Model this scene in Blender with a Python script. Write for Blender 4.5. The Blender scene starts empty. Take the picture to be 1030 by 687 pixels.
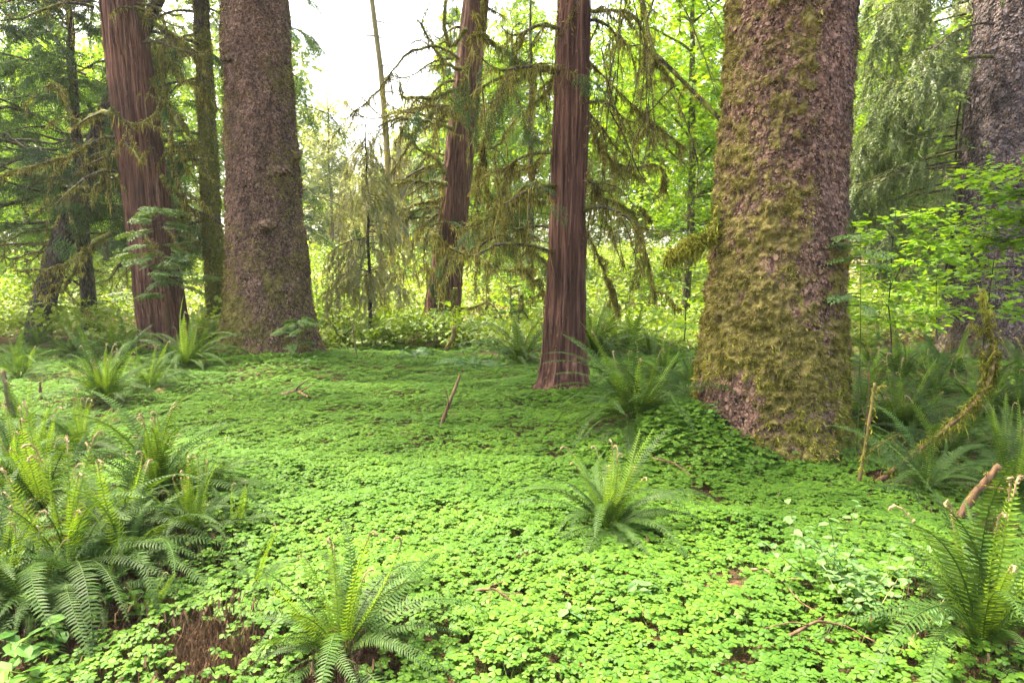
import bpy, math
import numpy as np

R = math.radians
S = bpy.context.scene
COL = S.collection
rng = np.random.default_rng(11)

# ------------------------------------------------------------------ camera, sky, sun, exposure
EYE, PITCH, FPX, CX, CY = 1.5, R(6.3), 671.0, 515.0, 343.5
cd = bpy.data.cameras.new('camera'); cam = bpy.data.objects.new('camera', cd); COL.objects.link(cam)
cd.sensor_width = 36.0; cd.lens = 36.0 * FPX / 1030.0; cd.clip_start = 0.05; cd.clip_end = 2000
cam.location = (0, 0, EYE); cam.rotation_euler = (R(90) - PITCH, 0, 0)
S.camera = cam

SUN_EL, SUN_AZ = R(62), R(-62)          # azimuth from +Y towards +X
W = bpy.data.worlds.new('World'); S.world = W; W.use_nodes = True
wn = W.node_tree; bg = wn.nodes['Background']
sky = wn.nodes.new('ShaderNodeTexSky'); sky.sky_type = 'NISHITA'; sky.sun_disc = False
sky.sun_elevation = SUN_EL; sky.sun_rotation = SUN_AZ
sky.air_density = .7; sky.dust_density = 6.0; sky.ozone_density = 0.0
wn.links.new(sky.outputs[0], bg.inputs[0]); bg.inputs[1].default_value = 0.15
sl = bpy.data.lights.new('sun', 'SUN'); sl.energy = 2.1; sl.angle = R(3); sl.color = (1, .95, .86)
so = bpy.data.objects.new('sun', sl); COL.objects.link(so)
sd = np.array([math.sin(SUN_AZ) * math.cos(SUN_EL), math.cos(SUN_AZ) * math.cos(SUN_EL), math.sin(SUN_EL)])
so.rotation_euler = (R(90) - SUN_EL, 0, math.atan2(sd[0], -sd[1]))
so.location = (-20, 0, 40)
S.view_settings.view_transform = 'Standard'; S.view_settings.look = 'None'
S.view_settings.exposure = 3.12; S.view_settings.use_white_balance = True; S.view_settings.white_balance_temperature = 7400; S.view_settings.white_balance_tint = 8; S.view_settings.gamma = 1
S.render.engine = 'CYCLES'
S.cycles.use_denoising = True
S.cycles.max_bounces = 7; S.cycles.transmission_bounces = 5; S.cycles.diffuse_bounces = 4; S.cycles.volume_bounces = 0
S.cycles.glossy_bounces = 2; S.cycles.caustics_reflective = False; S.cycles.caustics_refractive = False

# ------------------------------------------------------------------ numeric helpers
def _h(ix, iy, iz, seed):
    h = (ix.astype(np.int64) * 374761393 + iy.astype(np.int64) * 668265263 + iz.astype(np.int64) * 2147483647 + seed * 974711) & 0xffffffff
    h = ((h ^ (h >> 13)) * 1274126177) & 0xffffffff
    h = ((h ^ (h >> 16)) * 2246822519) & 0xffffffff
    return ((h ^ (h >> 15)) & 0xffff) / 32767.5 - 1.0

def noise(P, seed=0):
    P = np.asarray(P, float); I = np.floor(P).astype(np.int64); F = P - I; F = F * F * (3 - 2 * F)
    x, y, z = I[..., 0], I[..., 1], I[..., 2]; fx, fy, fz = F[..., 0], F[..., 1], F[..., 2]
    o = 0
    for a in (0, 1):
        for b in (0, 1):
            for c in (0, 1):
                o = o + _h(x + a, y + b, z + c, seed) * (fx if a else 1 - fx) * (fy if b else 1 - fy) * (fz if c else 1 - fz)
    return o

def fbm(P, octv=3, seed=0):
    P = np.asarray(P, float); a, o = 1.0, 0
    for k in range(octv):
        o = o + a * noise(P * (2 ** k) + 17.3 * k, seed + k); a *= .5
    return o

def sm(x, a, b):
    t = np.clip((x - a) / (b - a), 0, 1); return t * t * (3 - 2 * t)

def nrm(v):
    return v / np.maximum(np.linalg.norm(v, axis=-1, keepdims=True), 1e-9)

def frames(d, up, scale=1.0):
    d = nrm(np.asarray(d, float)); up = np.broadcast_to(np.asarray(up, float), d.shape)
    y = np.cross(up, d); bad = np.linalg.norm(y, axis=-1) < 1e-4
    if bad.any(): y[bad] = np.cross(np.array([.3, .8, .5]), d[bad])
    y = nrm(y); z = np.cross(d, y)
    M = np.stack([d, y, z], -1)
    return M * np.asarray(scale, float).reshape(-1, 1, 1) if np.ndim(scale) else M * scale

class Acc:
    """collects vertices and faces for ONE mesh object"""
    def __init__(s): s.V, s.F, s.n, s.A = [], {}, 0, []
    def add(s, V, F, a=0.0):
        V = np.asarray(V, float).reshape(-1, 3)
        for f in F:
            f = np.asarray(f, np.int64)
            if f.size: s.F.setdefault(f.shape[1], []).append(f + s.n)
        s.V.append(V); s.n += len(V); s.A.append(np.broadcast_to(np.asarray(a, float), (len(V),)))
    def inst(s, T, pos, M, a=0.0):
        TV, TF = T; pos = np.asarray(pos, float).reshape(-1, 3); N, k = len(pos), len(TV)
        if N == 0: return
        V = np.einsum('nij,kj->nki', M, TV) + pos[:, None, :]
        off = (np.arange(N) * k)[:, None, None]
        a = np.repeat(a, k) if np.ndim(a) else a
        s.add(V.reshape(-1, 3), [(np.asarray(f)[None] + off).reshape(-1, np.asarray(f).shape[1]) for f in TF], a)
    def data(s): return np.concatenate(s.V), {k: np.concatenate(v) for k, v in s.F.items()}, np.concatenate(s.A)
    def tmpl(s): V, F, _ = s.data(); return V, list(F.values())
    def mesh(s, name, mat, smooth=False, attr=None):
        V, F, A = s.data(); me = bpy.data.meshes.new(name)
        me.vertices.add(len(V)); me.vertices.foreach_set('co', V.astype(np.float32).ravel())
        li, ls, c = [], [], 0
        for k, f in F.items():
            li.append(f.ravel()); ls.append(np.arange(len(f)) * k + c); c += f.size
        li = np.concatenate(li); ls = np.concatenate(ls)
        me.loops.add(len(li)); me.loops.foreach_set('vertex_index', li.astype(np.int32))
        me.polygons.add(len(ls)); me.polygons.foreach_set('loop_start', ls.astype(np.int32))
        me.polygons.foreach_set('use_smooth', np.full(len(ls), smooth))
        me.update(calc_edges=True)
        if attr:
            at = me.attributes.new(attr, 'FLOAT', 'POINT'); at.data.foreach_set('value', A.astype(np.float32))
        me.materials.append(mat)
        return me
    def build(s, name, mat, parent=None, smooth=False, attr=None, loc=(0, 0, 0)):
        return link(name, s.mesh(name, mat, smooth, attr), parent, loc)

def link(name, me, parent=None, loc=(0, 0, 0)):
    o = bpy.data.objects.new(name, me); COL.objects.link(o); o.location = loc
    if parent is not None: o.parent = parent
    return o

def tag(o, label=None, cat=None, group=None, kind=None):
    for k, v in (('label', label), ('category', cat), ('group', group), ('kind', kind)):
        if v: o[k] = v
    return o

def thing(name, label, cat, loc, group=None, rz=0):
    o = bpy.data.objects.new(name, None); COL.objects.link(o); o.location = loc; o.rotation_euler = (0, 0, rz)
    o.empty_display_size = .1
    return tag(o, label, cat, group)

def tube(path, rad, sides=6, cap=True):
    P = np.asarray(path, float); n = len(P); rad = np.broadcast_to(np.asarray(rad, float), (n,))
    T = nrm(np.gradient(P, axis=0)); ref = np.array([.13, .31, .94]) if abs(T[:, 2]).mean() < .8 else np.array([.95, .2, .1])
    U = nrm(np.cross(T, ref)); Wv = np.cross(T, U)
    a = np.arange(sides) * 2 * math.pi / sides
    V = P[:, None] + rad[:, None, None] * (np.cos(a)[None, :, None] * U[:, None] + np.sin(a)[None, :, None] * Wv[:, None])
    i = np.arange(n - 1)[:, None] * sides; j = np.arange(sides)[None]; j2 = (j + 1) % sides
    F = np.stack([i + j, i + j2, i + sides + j2, i + sides + j], -1).reshape(-1, 4)
    Fs = [F]
    if cap: Fs.append(np.array([[(n - 1) * sides + k for k in range(sides)], [k for k in range(sides)][::-1]]))
    return V.reshape(-1, 3), Fs

# ------------------------------------------------------------------ terrain
def flat(px, py):
    a = PITCH + math.atan((py - CY) / FPX); d = EYE / math.tan(a)
    return np.array([(px - CX) / FPX * (d * math.cos(PITCH) + EYE * math.sin(PITCH)), d])

MOUNDS = [(np.array([1.38, 5.12]), .27, .46), (flat(275, 378), .16, 1.2), (flat(60, 600), .22, .9), (flat(565, 405), .12, .8),
          (flat(345, 668), .10, .45), (flat(985, 660), .12, .6), (flat(165, 520), .12, .9), (flat(640, 440), .12, .7),
          (flat(920, 440), -.12, 1.2), (flat(700, 600), .05, 1.2), (flat(120, 400), .05, 1.3)]

def terrain(x, y):
    x = np.asarray(x, float); y = np.asarray(y, float)
    P = np.stack([x * .35, y * .35, np.zeros_like(x)], -1)
    z = .06 * fbm(P, 3, 5) * sm(np.hypot(x, y), .3, 2.5)
    for c, a, r in MOUNDS: z = z + a * np.exp(-((x - c[0]) ** 2 + (y - c[1]) ** 2) / (r * r))
    d = np.hypot(x, y)
    return z + 1.1 * sm(y, 12, 34) * sm(d, 11, 30) + .012 * np.maximum(d - 25, 0)

def tz(x, y): return float(terrain(np.array([x]), np.array([y]))[0])

def at(px, py):
    """the point of the ground seen at a pixel of the photograph"""
    u, v = (px - CX) / FPX, (CY - py) / FPX
    d = np.array([u, math.cos(PITCH) + v * math.sin(PITCH), -math.sin(PITCH) + v * math.cos(PITCH)])
    t = np.linspace(1.0, 60, 6000); p = t[:, None] * d; p[:, 2] += EYE
    k = np.argmax(p[:, 2] < terrain(p[:, 0], p[:, 1]))
    return np.array([p[k, 0], p[k, 1], tz(p[k, 0], p[k, 1])])

def space(px, py, dist):
    """the point in the air at ground distance dist (metres along +Y) in the direction of a pixel"""
    u, v = (px - CX) / FPX, (CY - py) / FPX
    d = np.array([u, math.cos(PITCH) + v * math.sin(PITCH), -math.sin(PITCH) + v * math.cos(PITCH)])
    p = d * dist / d[1]; p[2] += EYE; return p

# ------------------------------------------------------------------ materials
def newmat(name):
    m = bpy.data.materials.new(name); m.use_nodes = True; nt = m.node_tree
    for n in list(nt.nodes): nt.nodes.remove(n)
    out = nt.nodes.new('ShaderNodeOutputMaterial')
    return m, nt, out

def nd(nt, t, ins=None, **kw):
    n = nt.nodes.new(t)
    for k, v in kw.items(): setattr(n, k, v)
    for k, v in (ins or {}).items():
        if isinstance(v, bpy.types.NodeSocket): nt.links.new(v, n.inputs[k])
        else: n.inputs[k].default_value = v
    return n

def ramp(nt, fac, stops):
    n = nt.nodes.new('ShaderNodeValToRGB'); nt.links.new(fac, n.inputs[0]); e = n.color_ramp.elements
    while len(e) < len(stops): e.new(.5)
    for k, (p, c) in enumerate(stops): e[k].position = p; e[k].color = (*c, 1)
    return n.outputs[0]

def leaf_mat(name, c1, c2, trans=.4, gloss=.03, rough=.4, tint=(1.25, 1.15, .6), objvar=.25, patch=None):
    """thin leaf: reflects and lets light through; leaves and plants differ in tone"""
    m, nt, out = newmat(name)
    geo = nd(nt, 'ShaderNodeNewGeometry'); oi = nd(nt, 'ShaderNodeObjectInfo')
    mx = nd(nt, 'ShaderNodeMixRGB', {'Fac': geo.outputs['Random Per Island'], 'Color1': (*c1, 1), 'Color2': (*c2, 1)})
    if patch:
        tcp = nd(nt, 'ShaderNodeTexCoord'); pn = nd(nt, 'ShaderNodeTexNoise', {'Vector': tcp.outputs['Object'], 'Scale': 1.6, 'Detail': 4.0})
        pf = nd(nt, 'ShaderNodeMapRange', {'Value': pn.outputs[0], 'From Min': .42, 'From Max': .66, 'To Max': .75}); mx = nd(nt, 'ShaderNodeMixRGB', {'Fac': pf.outputs[0], 'Color1': mx.outputs[0], 'Color2': (*patch, 1)})
    br = nd(nt, 'ShaderNodeMapRange', {'Value': oi.outputs['Random'], 'To Min': 1 - objvar, 'To Max': 1 + objvar})
    hs = nd(nt, 'ShaderNodeHueSaturation', {'Value': br.outputs[0], 'Color': mx.outputs[0]})
    tc = nd(nt, 'ShaderNodeMixRGB', {'Fac': 1.0, 'Color1': hs.outputs[0], 'Color2': (*tint, 1)}, blend_type='MULTIPLY')
    d = nd(nt, 'ShaderNodeBsdfDiffuse', {'Color': hs.outputs[0]})
    t = nd(nt, 'ShaderNodeBsdfTranslucent', {'Color': tc.outputs[0]})
    a = nd(nt, 'ShaderNodeMixShader', {0: trans, 1: d.outputs[0], 2: t.outputs[0]})
    g = nd(nt, 'ShaderNodeBsdfGlossy', {'Color': (1, 1, 1, 1), 'Roughness': rough})
    b = nd(nt, 'ShaderNodeMixShader', {0: gloss, 1: a.outputs[0], 2: g.outputs[0]})
    nt.links.new(b.outputs[0], out.inputs[0]); return m

def moss_mat(name, c1, c2, c3):
    m, nt, out = newmat(name); geo = nd(nt, 'ShaderNodeNewGeometry'); tc = nd(nt, 'ShaderNodeTexCoord')
    nz = nd(nt, 'ShaderNodeTexNoise', {'Vector': tc.outputs['Object'], 'Scale': 26.0, 'Detail': 4.0, 'Roughness': .7})
    big = nd(nt, 'ShaderNodeTexNoise', {'Vector': tc.outputs['Object'], 'Scale': 4.0, 'Detail': 2.0})
    f = nd(nt, 'ShaderNodeMath', {0: nz.outputs[0], 1: big.outputs[0]}, operation='ADD')
    f = nd(nt, 'ShaderNodeMath', {0: f.outputs[0], 1: .62}, operation='SUBTRACT')
    f = nd(nt, 'ShaderNodeMath', {0: geo.outputs['Random Per Island'], 1: .35, 2: f.outputs[0]}, operation='MULTIPLY_ADD')
    c = ramp(nt, f.outputs[0], [(.28, c1), (.55, c2), (.85, c3)])
    d = nd(nt, 'ShaderNodeBsdfDiffuse', {'Color': c}); t = nd(nt, 'ShaderNodeBsdfTranslucent', {'Color': c})
    a = nd(nt, 'ShaderNodeMixShader', {0: .3, 1: d.outputs[0], 2: t.outputs[0]}); nt.links.new(a.outputs[0], out.inputs[0]); return m

def bark_mat(name, stops, moss, scale, stretch=1.0, bump=.02, rough=.85, cell=True, islands=False):
    m, nt, out = newmat(name)
    tc = nd(nt, 'ShaderNodeTexCoord'); mp = nd(nt, 'ShaderNodeMapping', {'Vector': tc.outputs['Object'], 'Scale': (scale, scale, scale * stretch)})
    nz = nd(nt, 'ShaderNodeTexNoise', {'Vector': mp.outputs[0], 'Scale': 1.0, 'Detail': 6.0, 'Roughness': .65})
    if cell:
        vo = nd(nt, 'ShaderNodeTexVoronoi', {'Vector': mp.outputs[0], 'Scale': 2.2})
        sep = nd(nt, 'ShaderNodeSeparateColor', {0: vo.outputs['Color']})
        f = nd(nt, 'ShaderNodeMath', {0: nz.outputs[0], 1: sep.outputs[0]}, operation='AVERAGE' if False else 'ADD')
        f2 = nd(nt, 'ShaderNodeMath', {0: f.outputs[0], 1: .5}, operation='MULTIPLY'); fac = f2.outputs[0]
        hgt = nd(nt, 'ShaderNodeMath', {0: fac, 1: vo.outputs['Distance']}, operation='SUBTRACT').outputs[0]
    else: fac = nz.outputs[0]; hgt = fac
    if islands:
        geo = nd(nt, 'ShaderNodeNewGeometry')
        f3 = nd(nt, 'ShaderNodeMath', {0: fac, 1: geo.outputs['Random Per Island']}, operation='ADD')
        f4 = nd(nt, 'ShaderNodeMath', {0: f3.outputs[0], 1: .5}, operation='MULTIPLY'); fac = f4.outputs[0]
    col = ramp(nt, fac, stops)
    at_ = nd(nt, 'ShaderNodeAttribute', attribute_name='moss')
    n2 = nd(nt, 'ShaderNodeTexNoise', {'Vector': tc.outputs['Object'], 'Scale': 14.0, 'Detail': 5.0, 'Roughness': .7})
    mcol = ramp(nt, n2.outputs[0], moss)
    mpv = nd(nt, 'ShaderNodeMapping', {'Vector': tc.outputs['Object'], 'Scale': (3.2, 3.2, 1.1)})
    n4 = nd(nt, 'ShaderNodeTexNoise', {'Vector': mpv.outputs[0], 'Scale': 1.0, 'Detail': 3.0})
    vv = nd(nt, 'ShaderNodeMapRange', {'Value': n4.outputs[0], 'From Min': .3, 'From Max': .7, 'To Min': .55, 'To Max': 1.45})
    col = nd(nt, 'ShaderNodeHueSaturation', {'Value': vv.outputs[0], 'Color': col}).outputs[0]
    mk = nd(nt, 'ShaderNodeMath', {0: n2.outputs[0], 1: .5}, operation='SUBTRACT')
    mk2 = nd(nt, 'ShaderNodeMath', {0: at_.outputs['Fac'], 1: mk.outputs[0]}, operation='ADD')
    mk3 = nd(nt, 'ShaderNodeMapRange', {'Value': mk2.outputs[0], 'From Min': .35, 'From Max': .65})
    mix = nd(nt, 'ShaderNodeMixRGB', {'Fac': mk3.outputs[0], 'Color1': col, 'Color2': mcol})
    bp = nd(nt, 'ShaderNodeBump', {'Height': hgt, 'Strength': .8, 'Distance': bump})
    b = nd(nt, 'ShaderNodeBsdfPrincipled', {'Base Color': mix.outputs[0], 'Roughness': rough, 'Normal': bp.outputs[0], 'Specular IOR Level': .25})
    nt.links.new(b.outputs[0], out.inputs[0]); return m

def ground_mat():
    m, nt, out = newmat('forest_floor')
    tc = nd(nt, 'ShaderNodeTexCoord')
    n1 = nd(nt, 'ShaderNodeTexNoise', {'Vector': tc.outputs['Object'], 'Scale': 1.1, 'Detail': 5.0, 'Roughness': .6})
    n2 = nd(nt, 'ShaderNodeTexNoise', {'Vector': tc.outputs['Object'], 'Scale': 28.0, 'Detail': 6.0, 'Roughness': .75})
    mp = nd(nt, 'ShaderNodeMapping', {'Vector': tc.outputs['Object'], 'Scale': (30, 110, 30), 'Rotation': (0, 0, .6)})
    n3 = nd(nt, 'ShaderNodeTexNoise', {'Vector': mp.outputs[0], 'Scale': 1.0, 'Detail': 4.0})
    litter = ramp(nt, n3.outputs[0], [(.3, (.025, .014, .008)), (.5, (.09, .045, .024)), (.7, (.2, .12, .07))])
    mossc = ramp(nt, n2.outputs[0], [(.3, (.010, .014, .005)), (.7, (.035, .045, .010))])
    f = nd(nt, 'ShaderNodeMapRange', {'Value': n1.outputs[0], 'From Min': .5, 'From Max': .62})
    mix = nd(nt, 'ShaderNodeMixRGB', {'Fac': f.outputs[0], 'Color1': litter, 'Color2': mossc})
    bp = nd(nt, 'ShaderNodeBump', {'Height': n2.outputs[0], 'Strength': .9, 'Distance': .03})
    b = nd(nt, 'ShaderNodeBsdfPrincipled', {'Base Color': mix.outputs[0], 'Roughness': .9, 'Normal': bp.outputs[0], 'Specular IOR Level': .2})
    nt.links.new(b.outputs[0], out.inputs[0]); return m

MOSS = [(.3, (.035, .027, .009)), (.5, (.12, .10, .028)), (.72, (.24, .20, .065))]
MOSSG = [(.3, (.045, .055, .01)), (.55, (.11, .125, .02)), (.75, (.2, .19, .05))]
M = {}
M['ground'] = ground_mat()
M['spruce'] = bark_mat('spruce_bark', [(.25, (.012, .008, .006)), (.5, (.082, .046, .031)), (.75, (.20, .128, .088))], MOSS, 16, .7, .025)
M['spruce_scale'] = bark_mat('spruce_bark_scales', [(.2, (.015, .009, .006)), (.5, (.096, .053, .037)), (.85, (.26, .165, .118))], MOSS, 22, 1, .004, cell=False, islands=True)
M['spruce_grey'] = bark_mat('grey_spruce_bark_scales', [(.2, (.014, .011, .012)), (.5, (.075, .06, .062)), (.85, (.2, .165, .17))], MOSS, 22, 1, .004, cell=False, islands=True)
M['cedar'] = bark_mat('cedar_bark', [(.3, (.010, .005, .004)), (.48, (.088, .04, .027)), (.62, (.17, .085, .058)), (.78, (.36, .22, .165))], MOSS, 30, .04, .05, cell=False)
M['hemlock'] = bark_mat('hemlock_bark', [(.25, (.012, .01, .008)), (.55, (.055, .045, .035)), (.8, (.12, .1, .08))], MOSSG, 18, .3, .02)
M['alder'] = bark_mat('alder_bark', [(.25, (.08, .07, .055)), (.55, (.2, .17, .12)), (.8, (.33, .3, .24))], MOSS, 8, .5, .01, cell=False)
M['wood'] = bark_mat('dead_wood', [(.25, (.03, .018, .01)), (.5, (.13, .075, .042)), (.75, (.26, .17, .1))], MOSS, 30, .15, .008, cell=False)
M['moss'] = moss_mat('moss', (.06, .052, .013), (.205, .185, .043), (.42, .39, .115))
M['moss_green'] = moss_mat('green_moss', (.045, .05, .009), (.175, .185, .027), (.38, .38, .065))
M['clover'] = leaf_mat('wood_sorrel_leaf', (.044, .122, .014), (.105, .215, .02), .35, .012, .55, tint=(1.15, 1.1, .6), patch=(.045, .12, .014))
M['frond'] = leaf_mat('fern_frond', (.024, .064, .013), (.058, .115, .021), .36, .012, .6, tint=(1.4, 1.2, .5), objvar=.3)
M['young'] = leaf_mat('young_fern_frond', (.10, .2, .02), (.17, .27, .03), .42, .012, .6, objvar=.2)
M['dead'] = leaf_mat('dead_fern_frond', (.07, .03, .013), (.2, .095, .04), .2, .02, .6, tint=(1, 1, 1), objvar=.3)
M['litter'] = leaf_mat('needle_litter', (.035, .02, .011), (.15, .095, .055), .1, .01, .6, tint=(1, 1, 1), objvar=0)
M['curl'] = leaf_mat('curled_fern_tip', (.2, .14, .07), (.35, .27, .15), .2, .02, tint=(1, 1, 1))
M['stalk'] = leaf_mat('green_stalk', (.11, .14, .03), (.17, .16, .05), .1, .05)
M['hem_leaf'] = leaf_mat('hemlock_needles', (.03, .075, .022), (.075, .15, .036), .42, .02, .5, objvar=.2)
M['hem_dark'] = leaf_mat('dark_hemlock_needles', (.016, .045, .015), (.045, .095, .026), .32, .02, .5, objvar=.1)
M['hem_light'] = leaf_mat('young_hemlock_needles', (.06, .14, .022), (.12, .22, .03), .4, .04, .5, objvar=.15)
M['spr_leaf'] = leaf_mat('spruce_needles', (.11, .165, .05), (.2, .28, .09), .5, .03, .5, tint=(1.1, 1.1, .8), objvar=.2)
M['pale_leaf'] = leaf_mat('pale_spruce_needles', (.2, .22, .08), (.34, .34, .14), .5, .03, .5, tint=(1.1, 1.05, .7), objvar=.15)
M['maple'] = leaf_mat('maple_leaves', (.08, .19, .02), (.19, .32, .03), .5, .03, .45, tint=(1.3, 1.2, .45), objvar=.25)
M['ghost'] = leaf_mat('pale_backlit_leaves', (.24, .29, .11), (.36, .4, .18), .55, .02, .5, tint=(1.1, 1.05, .7), objvar=.1)  # paler copy of the leaves: glare and haze of the gap put into the colour
M['vine'] = leaf_mat('vine_maple_leaves', (.11, .25, .025), (.2, .36, .03), .58, .02, .5, tint=(1.25, 1.2, .5), objvar=.1)
M['meadow'] = leaf_mat('meadow_leaves', (.13, .24, .02), (.26, .37, .04), .45, .04, .45, tint=(1.25, 1.2, .5), objvar=.1)  # yellower leaf of its own, with sunlit brightness also put into the colour
M['herb'] = leaf_mat('herb_leaves', (.09, .2, .06), (.14, .27, .09), .4, .012, .6, objvar=.1)
M['broad'] = leaf_mat('broad_herb_leaves', (.06, .17, .03), (.11, .25, .04), .4, .012, .6, objvar=.1)
M['deer'] = leaf_mat('glossy_fern_frond', (.035, .10, .035), (.07, .15, .05), .25, .025, .5, objvar=.2)
M['far'] = leaf_mat('far_leaves', (.06, .12, .03), (.15, .22, .05), .45, .03, .5, objvar=.1)

M['haze'], _nt, _out = newmat('haze')
_v = nd(_nt, 'ShaderNodeVolumePrincipled', {'Color': (.93, 1, .95, 1), 'Density': .0006, 'Anisotropy': .3}); _nt.links.new(_v.outputs[0], _out.inputs[1])

# ------------------------------------------------------------------ templates
def strand_t():     # unit hanging strand along +X, tapering
    V = np.array([[0, -.5, 0], [0, .5, 0], [.55, .38, .03], [.55, -.38, .03], [1, 0, 0]]); V[:, 1] *= 1
    return V, [np.array([[0, 1, 2, 3]]), np.array([[3, 2, 4]])]
STRAND = strand_t()
KITE = (np.array([[0, 0, 0], [.45, -.34, .04], [1, 0, -.05], [.45, .34, .04]]), [np.array([[0, 1, 2, 3]])])
LEAF6 = (np.array([[0, 0, 0], [.3, -.3, .05], [.72, -.24, .05], [1, 0, -.05], [.72, .24, .05], [.3, .3, .05], [.5, 0, -.02]]),
         [np.array([[0, 1, 2, 6], [6, 2, 3, 3], [6, 3, 3, 4]])[:1], np.array([[6, 2, 3], [6, 3, 4]]), np.array([[0, 6, 4, 5]])])

def maple_t():
    pts = []
    for k, (a, r) in enumerate([(180, .05), (-115, .55), (-95, .4), (-55, .85), (-38, .5), (0, 1.0), (38, .5), (55, .85), (95, .4), (115, .55)]):
        pts.append([.25 + r * .75 * math.cos(R(a)), r * .62 * math.sin(R(a)), -.06 * r])
    return np.array(pts), [np.array([list(range(10))])]
MAPLE = maple_t()

def clover_t(k, seed):
    """three folded heart-shaped leaflets, unit radius"""
    r = np.random.default_rng(seed); A = Acc()
    half = np.array([[.03, 0], [.34, .40], [.68, .56], [.98, .40], [.85, 0]]) if k else np.array([[.03, 0], [.55, .5], [.97, .38], [.84, 0]])
    for j in range(3):
        an = j * 2 * math.pi / 3 + r.uniform(-.15, .15); dr = r.uniform(.0, .3); s = r.uniform(.9, 1.08)
        up = np.c_[half, -.2 * half[:, 1] - .6 * dr * half[:, 0] ** 1.5]; up[:, 2] += .04
        dn = up * np.array([1, -1, 1])
        V = np.r_[up, dn[1:-1]] * s; n = len(half)
        F = [np.array([list(range(n))]), np.array([[0, n - 1] + [n + i for i in range(n - 2)][::-1]])]
        c, si = math.cos(an), math.sin(an)
        V = V @ np.array([[c, -si, 0], [si, c, 0], [0, 0, 1]]).T
        A.add(V, F)
    return A.tmpl()

def spray_t(n=11, sub=6, droop=.25, seed=0, lw=.055, ll=.12, fan=.62):
    """flat conifer spray, length 1 along +X: side twigs carrying rows of small needle blades"""
    r = np.random.default_rng(seed); A = Acc()
    for i in range(n):
        for sgn in (-1, 1):
            s = (i + .5 + .3 * sgn * .5) / n; L = fan * (1 - s) ** .7 * r.uniform(.7, 1.1) + .06
            ang = sgn * R(r.uniform(38, 58)); m = max(2, int(sub * L / fan + 1))
            t = (np.arange(m) + .5) / m
            px = s + L * t * math.cos(ang); py = L * t * math.sin(ang); pz = -droop * (s * s + (L * t) ** 2 * .8)
            d = np.stack([np.full(m, math.cos(ang)), np.full(m, math.sin(ang)), -droop * 1.5 * L * t], -1)
            for sg2 in (-1, 1):
                a2 = sg2 * .6; dd = np.stack([d[:, 0] * math.cos(a2) - d[:, 1] * math.sin(a2), d[:, 0] * math.sin(a2) + d[:, 1] * math.cos(a2), d[:, 2]], -1)
                Mx = frames(dd, [0, 0, 1]); Mx[:, :, 0] *= ll * r.uniform(.75, 1.2, (m, 1)); Mx[:, :, 1] *= lw * 1.4
                A.inst(KITE, np.stack([px, py, pz], -1), Mx)
    return A.tmpl()

def needle_t(n=15, seed=0, droop=.5):
    """hanging spruce twig, length 1: thin needles all round a drooping axis"""
    r = np.random.default_rng(seed); t = (np.arange(n * 3) % n + .5) / n
    p = np.stack([t, .05 * np.sin(t * 5), -droop * t * t], -1)
    d = np.stack([np.full(len(t), .55), r.normal(0, .6, len(t)), r.normal(-.15, .5, len(t))], -1)
    Mx = frames(d, [0, 0, 1]); Mx[:, :, 0] *= .16; Mx[:, :, 1] *= .045
    A = Acc(); A.inst(STRAND, p, Mx); A.add(*tube(np.stack([np.linspace(0, 1, 6), np.zeros(6), -droop * np.linspace(0, 1, 6) ** 2], -1), .006, 3)); return A.tmpl()

def clump_t(leaf, n, spread, size, seed, flat_=.25):
    """a layered plate of n leaves, spread in metres"""
    r = np.random.default_rng(seed); a = r.uniform(0, 2 * math.pi, n); q = np.sqrt(r.uniform(0, 1, n)) * spread
    p = np.stack([q * np.cos(a), q * np.sin(a), r.normal(0, flat_ * spread, n)], -1)
    aa = a + r.normal(0, .9, n); d = np.stack([np.cos(aa), np.sin(aa), r.normal(-.35, .35, n)], -1)
    Mx = frames(d, nrm(np.stack([r.normal(0, .35, n), r.normal(0, .35, n), np.ones(n)], -1)), size * r.uniform(.65, 1.2, n))
    A = Acc(); A.inst(leaf, p, Mx); return A.tmpl()

SPRAY = [spray_t(7, 4, seed=k, droop=.15 + .1 * k, lw=.042, ll=.115, fan=.5) for k in range(3)]
SPRAY_S = [spray_t(5, 3, .15, seed=30 + k, lw=.075, ll=.2, fan=.42) for k in range(3)]
SPRAY_LO = [spray_t(6, 4, .25, seed=5 + k, lw=.075, ll=.17) for k in range(2)]
NEEDLE = [needle_t(seed=k, droop=.25 + .3 * k) for k in range(3)]
MCLUMP = [clump_t(MAPLE, 16, .32, .13, k) for k in range(3)]
KCLUMP = [clump_t(KITE, 18, .55, .22, 10 + k, .3) for k in range(3)]
FCLUMP = [clump_t(KITE, 20, 1.1, .5, 20 + k, .4) for k in range(3)]

# ------------------------------------------------------------------ ground
def axis(lo, hi, fine, n):
    u = np.linspace(-1, 1, n); k = 6.0; s = np.sinh(k * u) / math.sinh(k); return np.where(u < 0, -s * lo, s * hi)
gx = axis(-420, 420, 0, 320); gy = axis(-60, 420, 0, 320) + 3
GX, GY = np.meshgrid(gx, gy); GZ = terrain(GX, GY)
n0, n1 = GX.shape
I = (np.arange(n0 - 1)[:, None] * n1 + np.arange(n1 - 1)[None]).ravel()
g = Acc(); g.add(np.stack([GX, GY, GZ], -1), [np.stack([I, I + 1, I + 1 + n1, I + n1], -1)])
tag(g.build('forest_ground', M['ground'], smooth=True), 'dark brown litter and mossy soil under the green carpet', 'ground', kind='structure')

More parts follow.
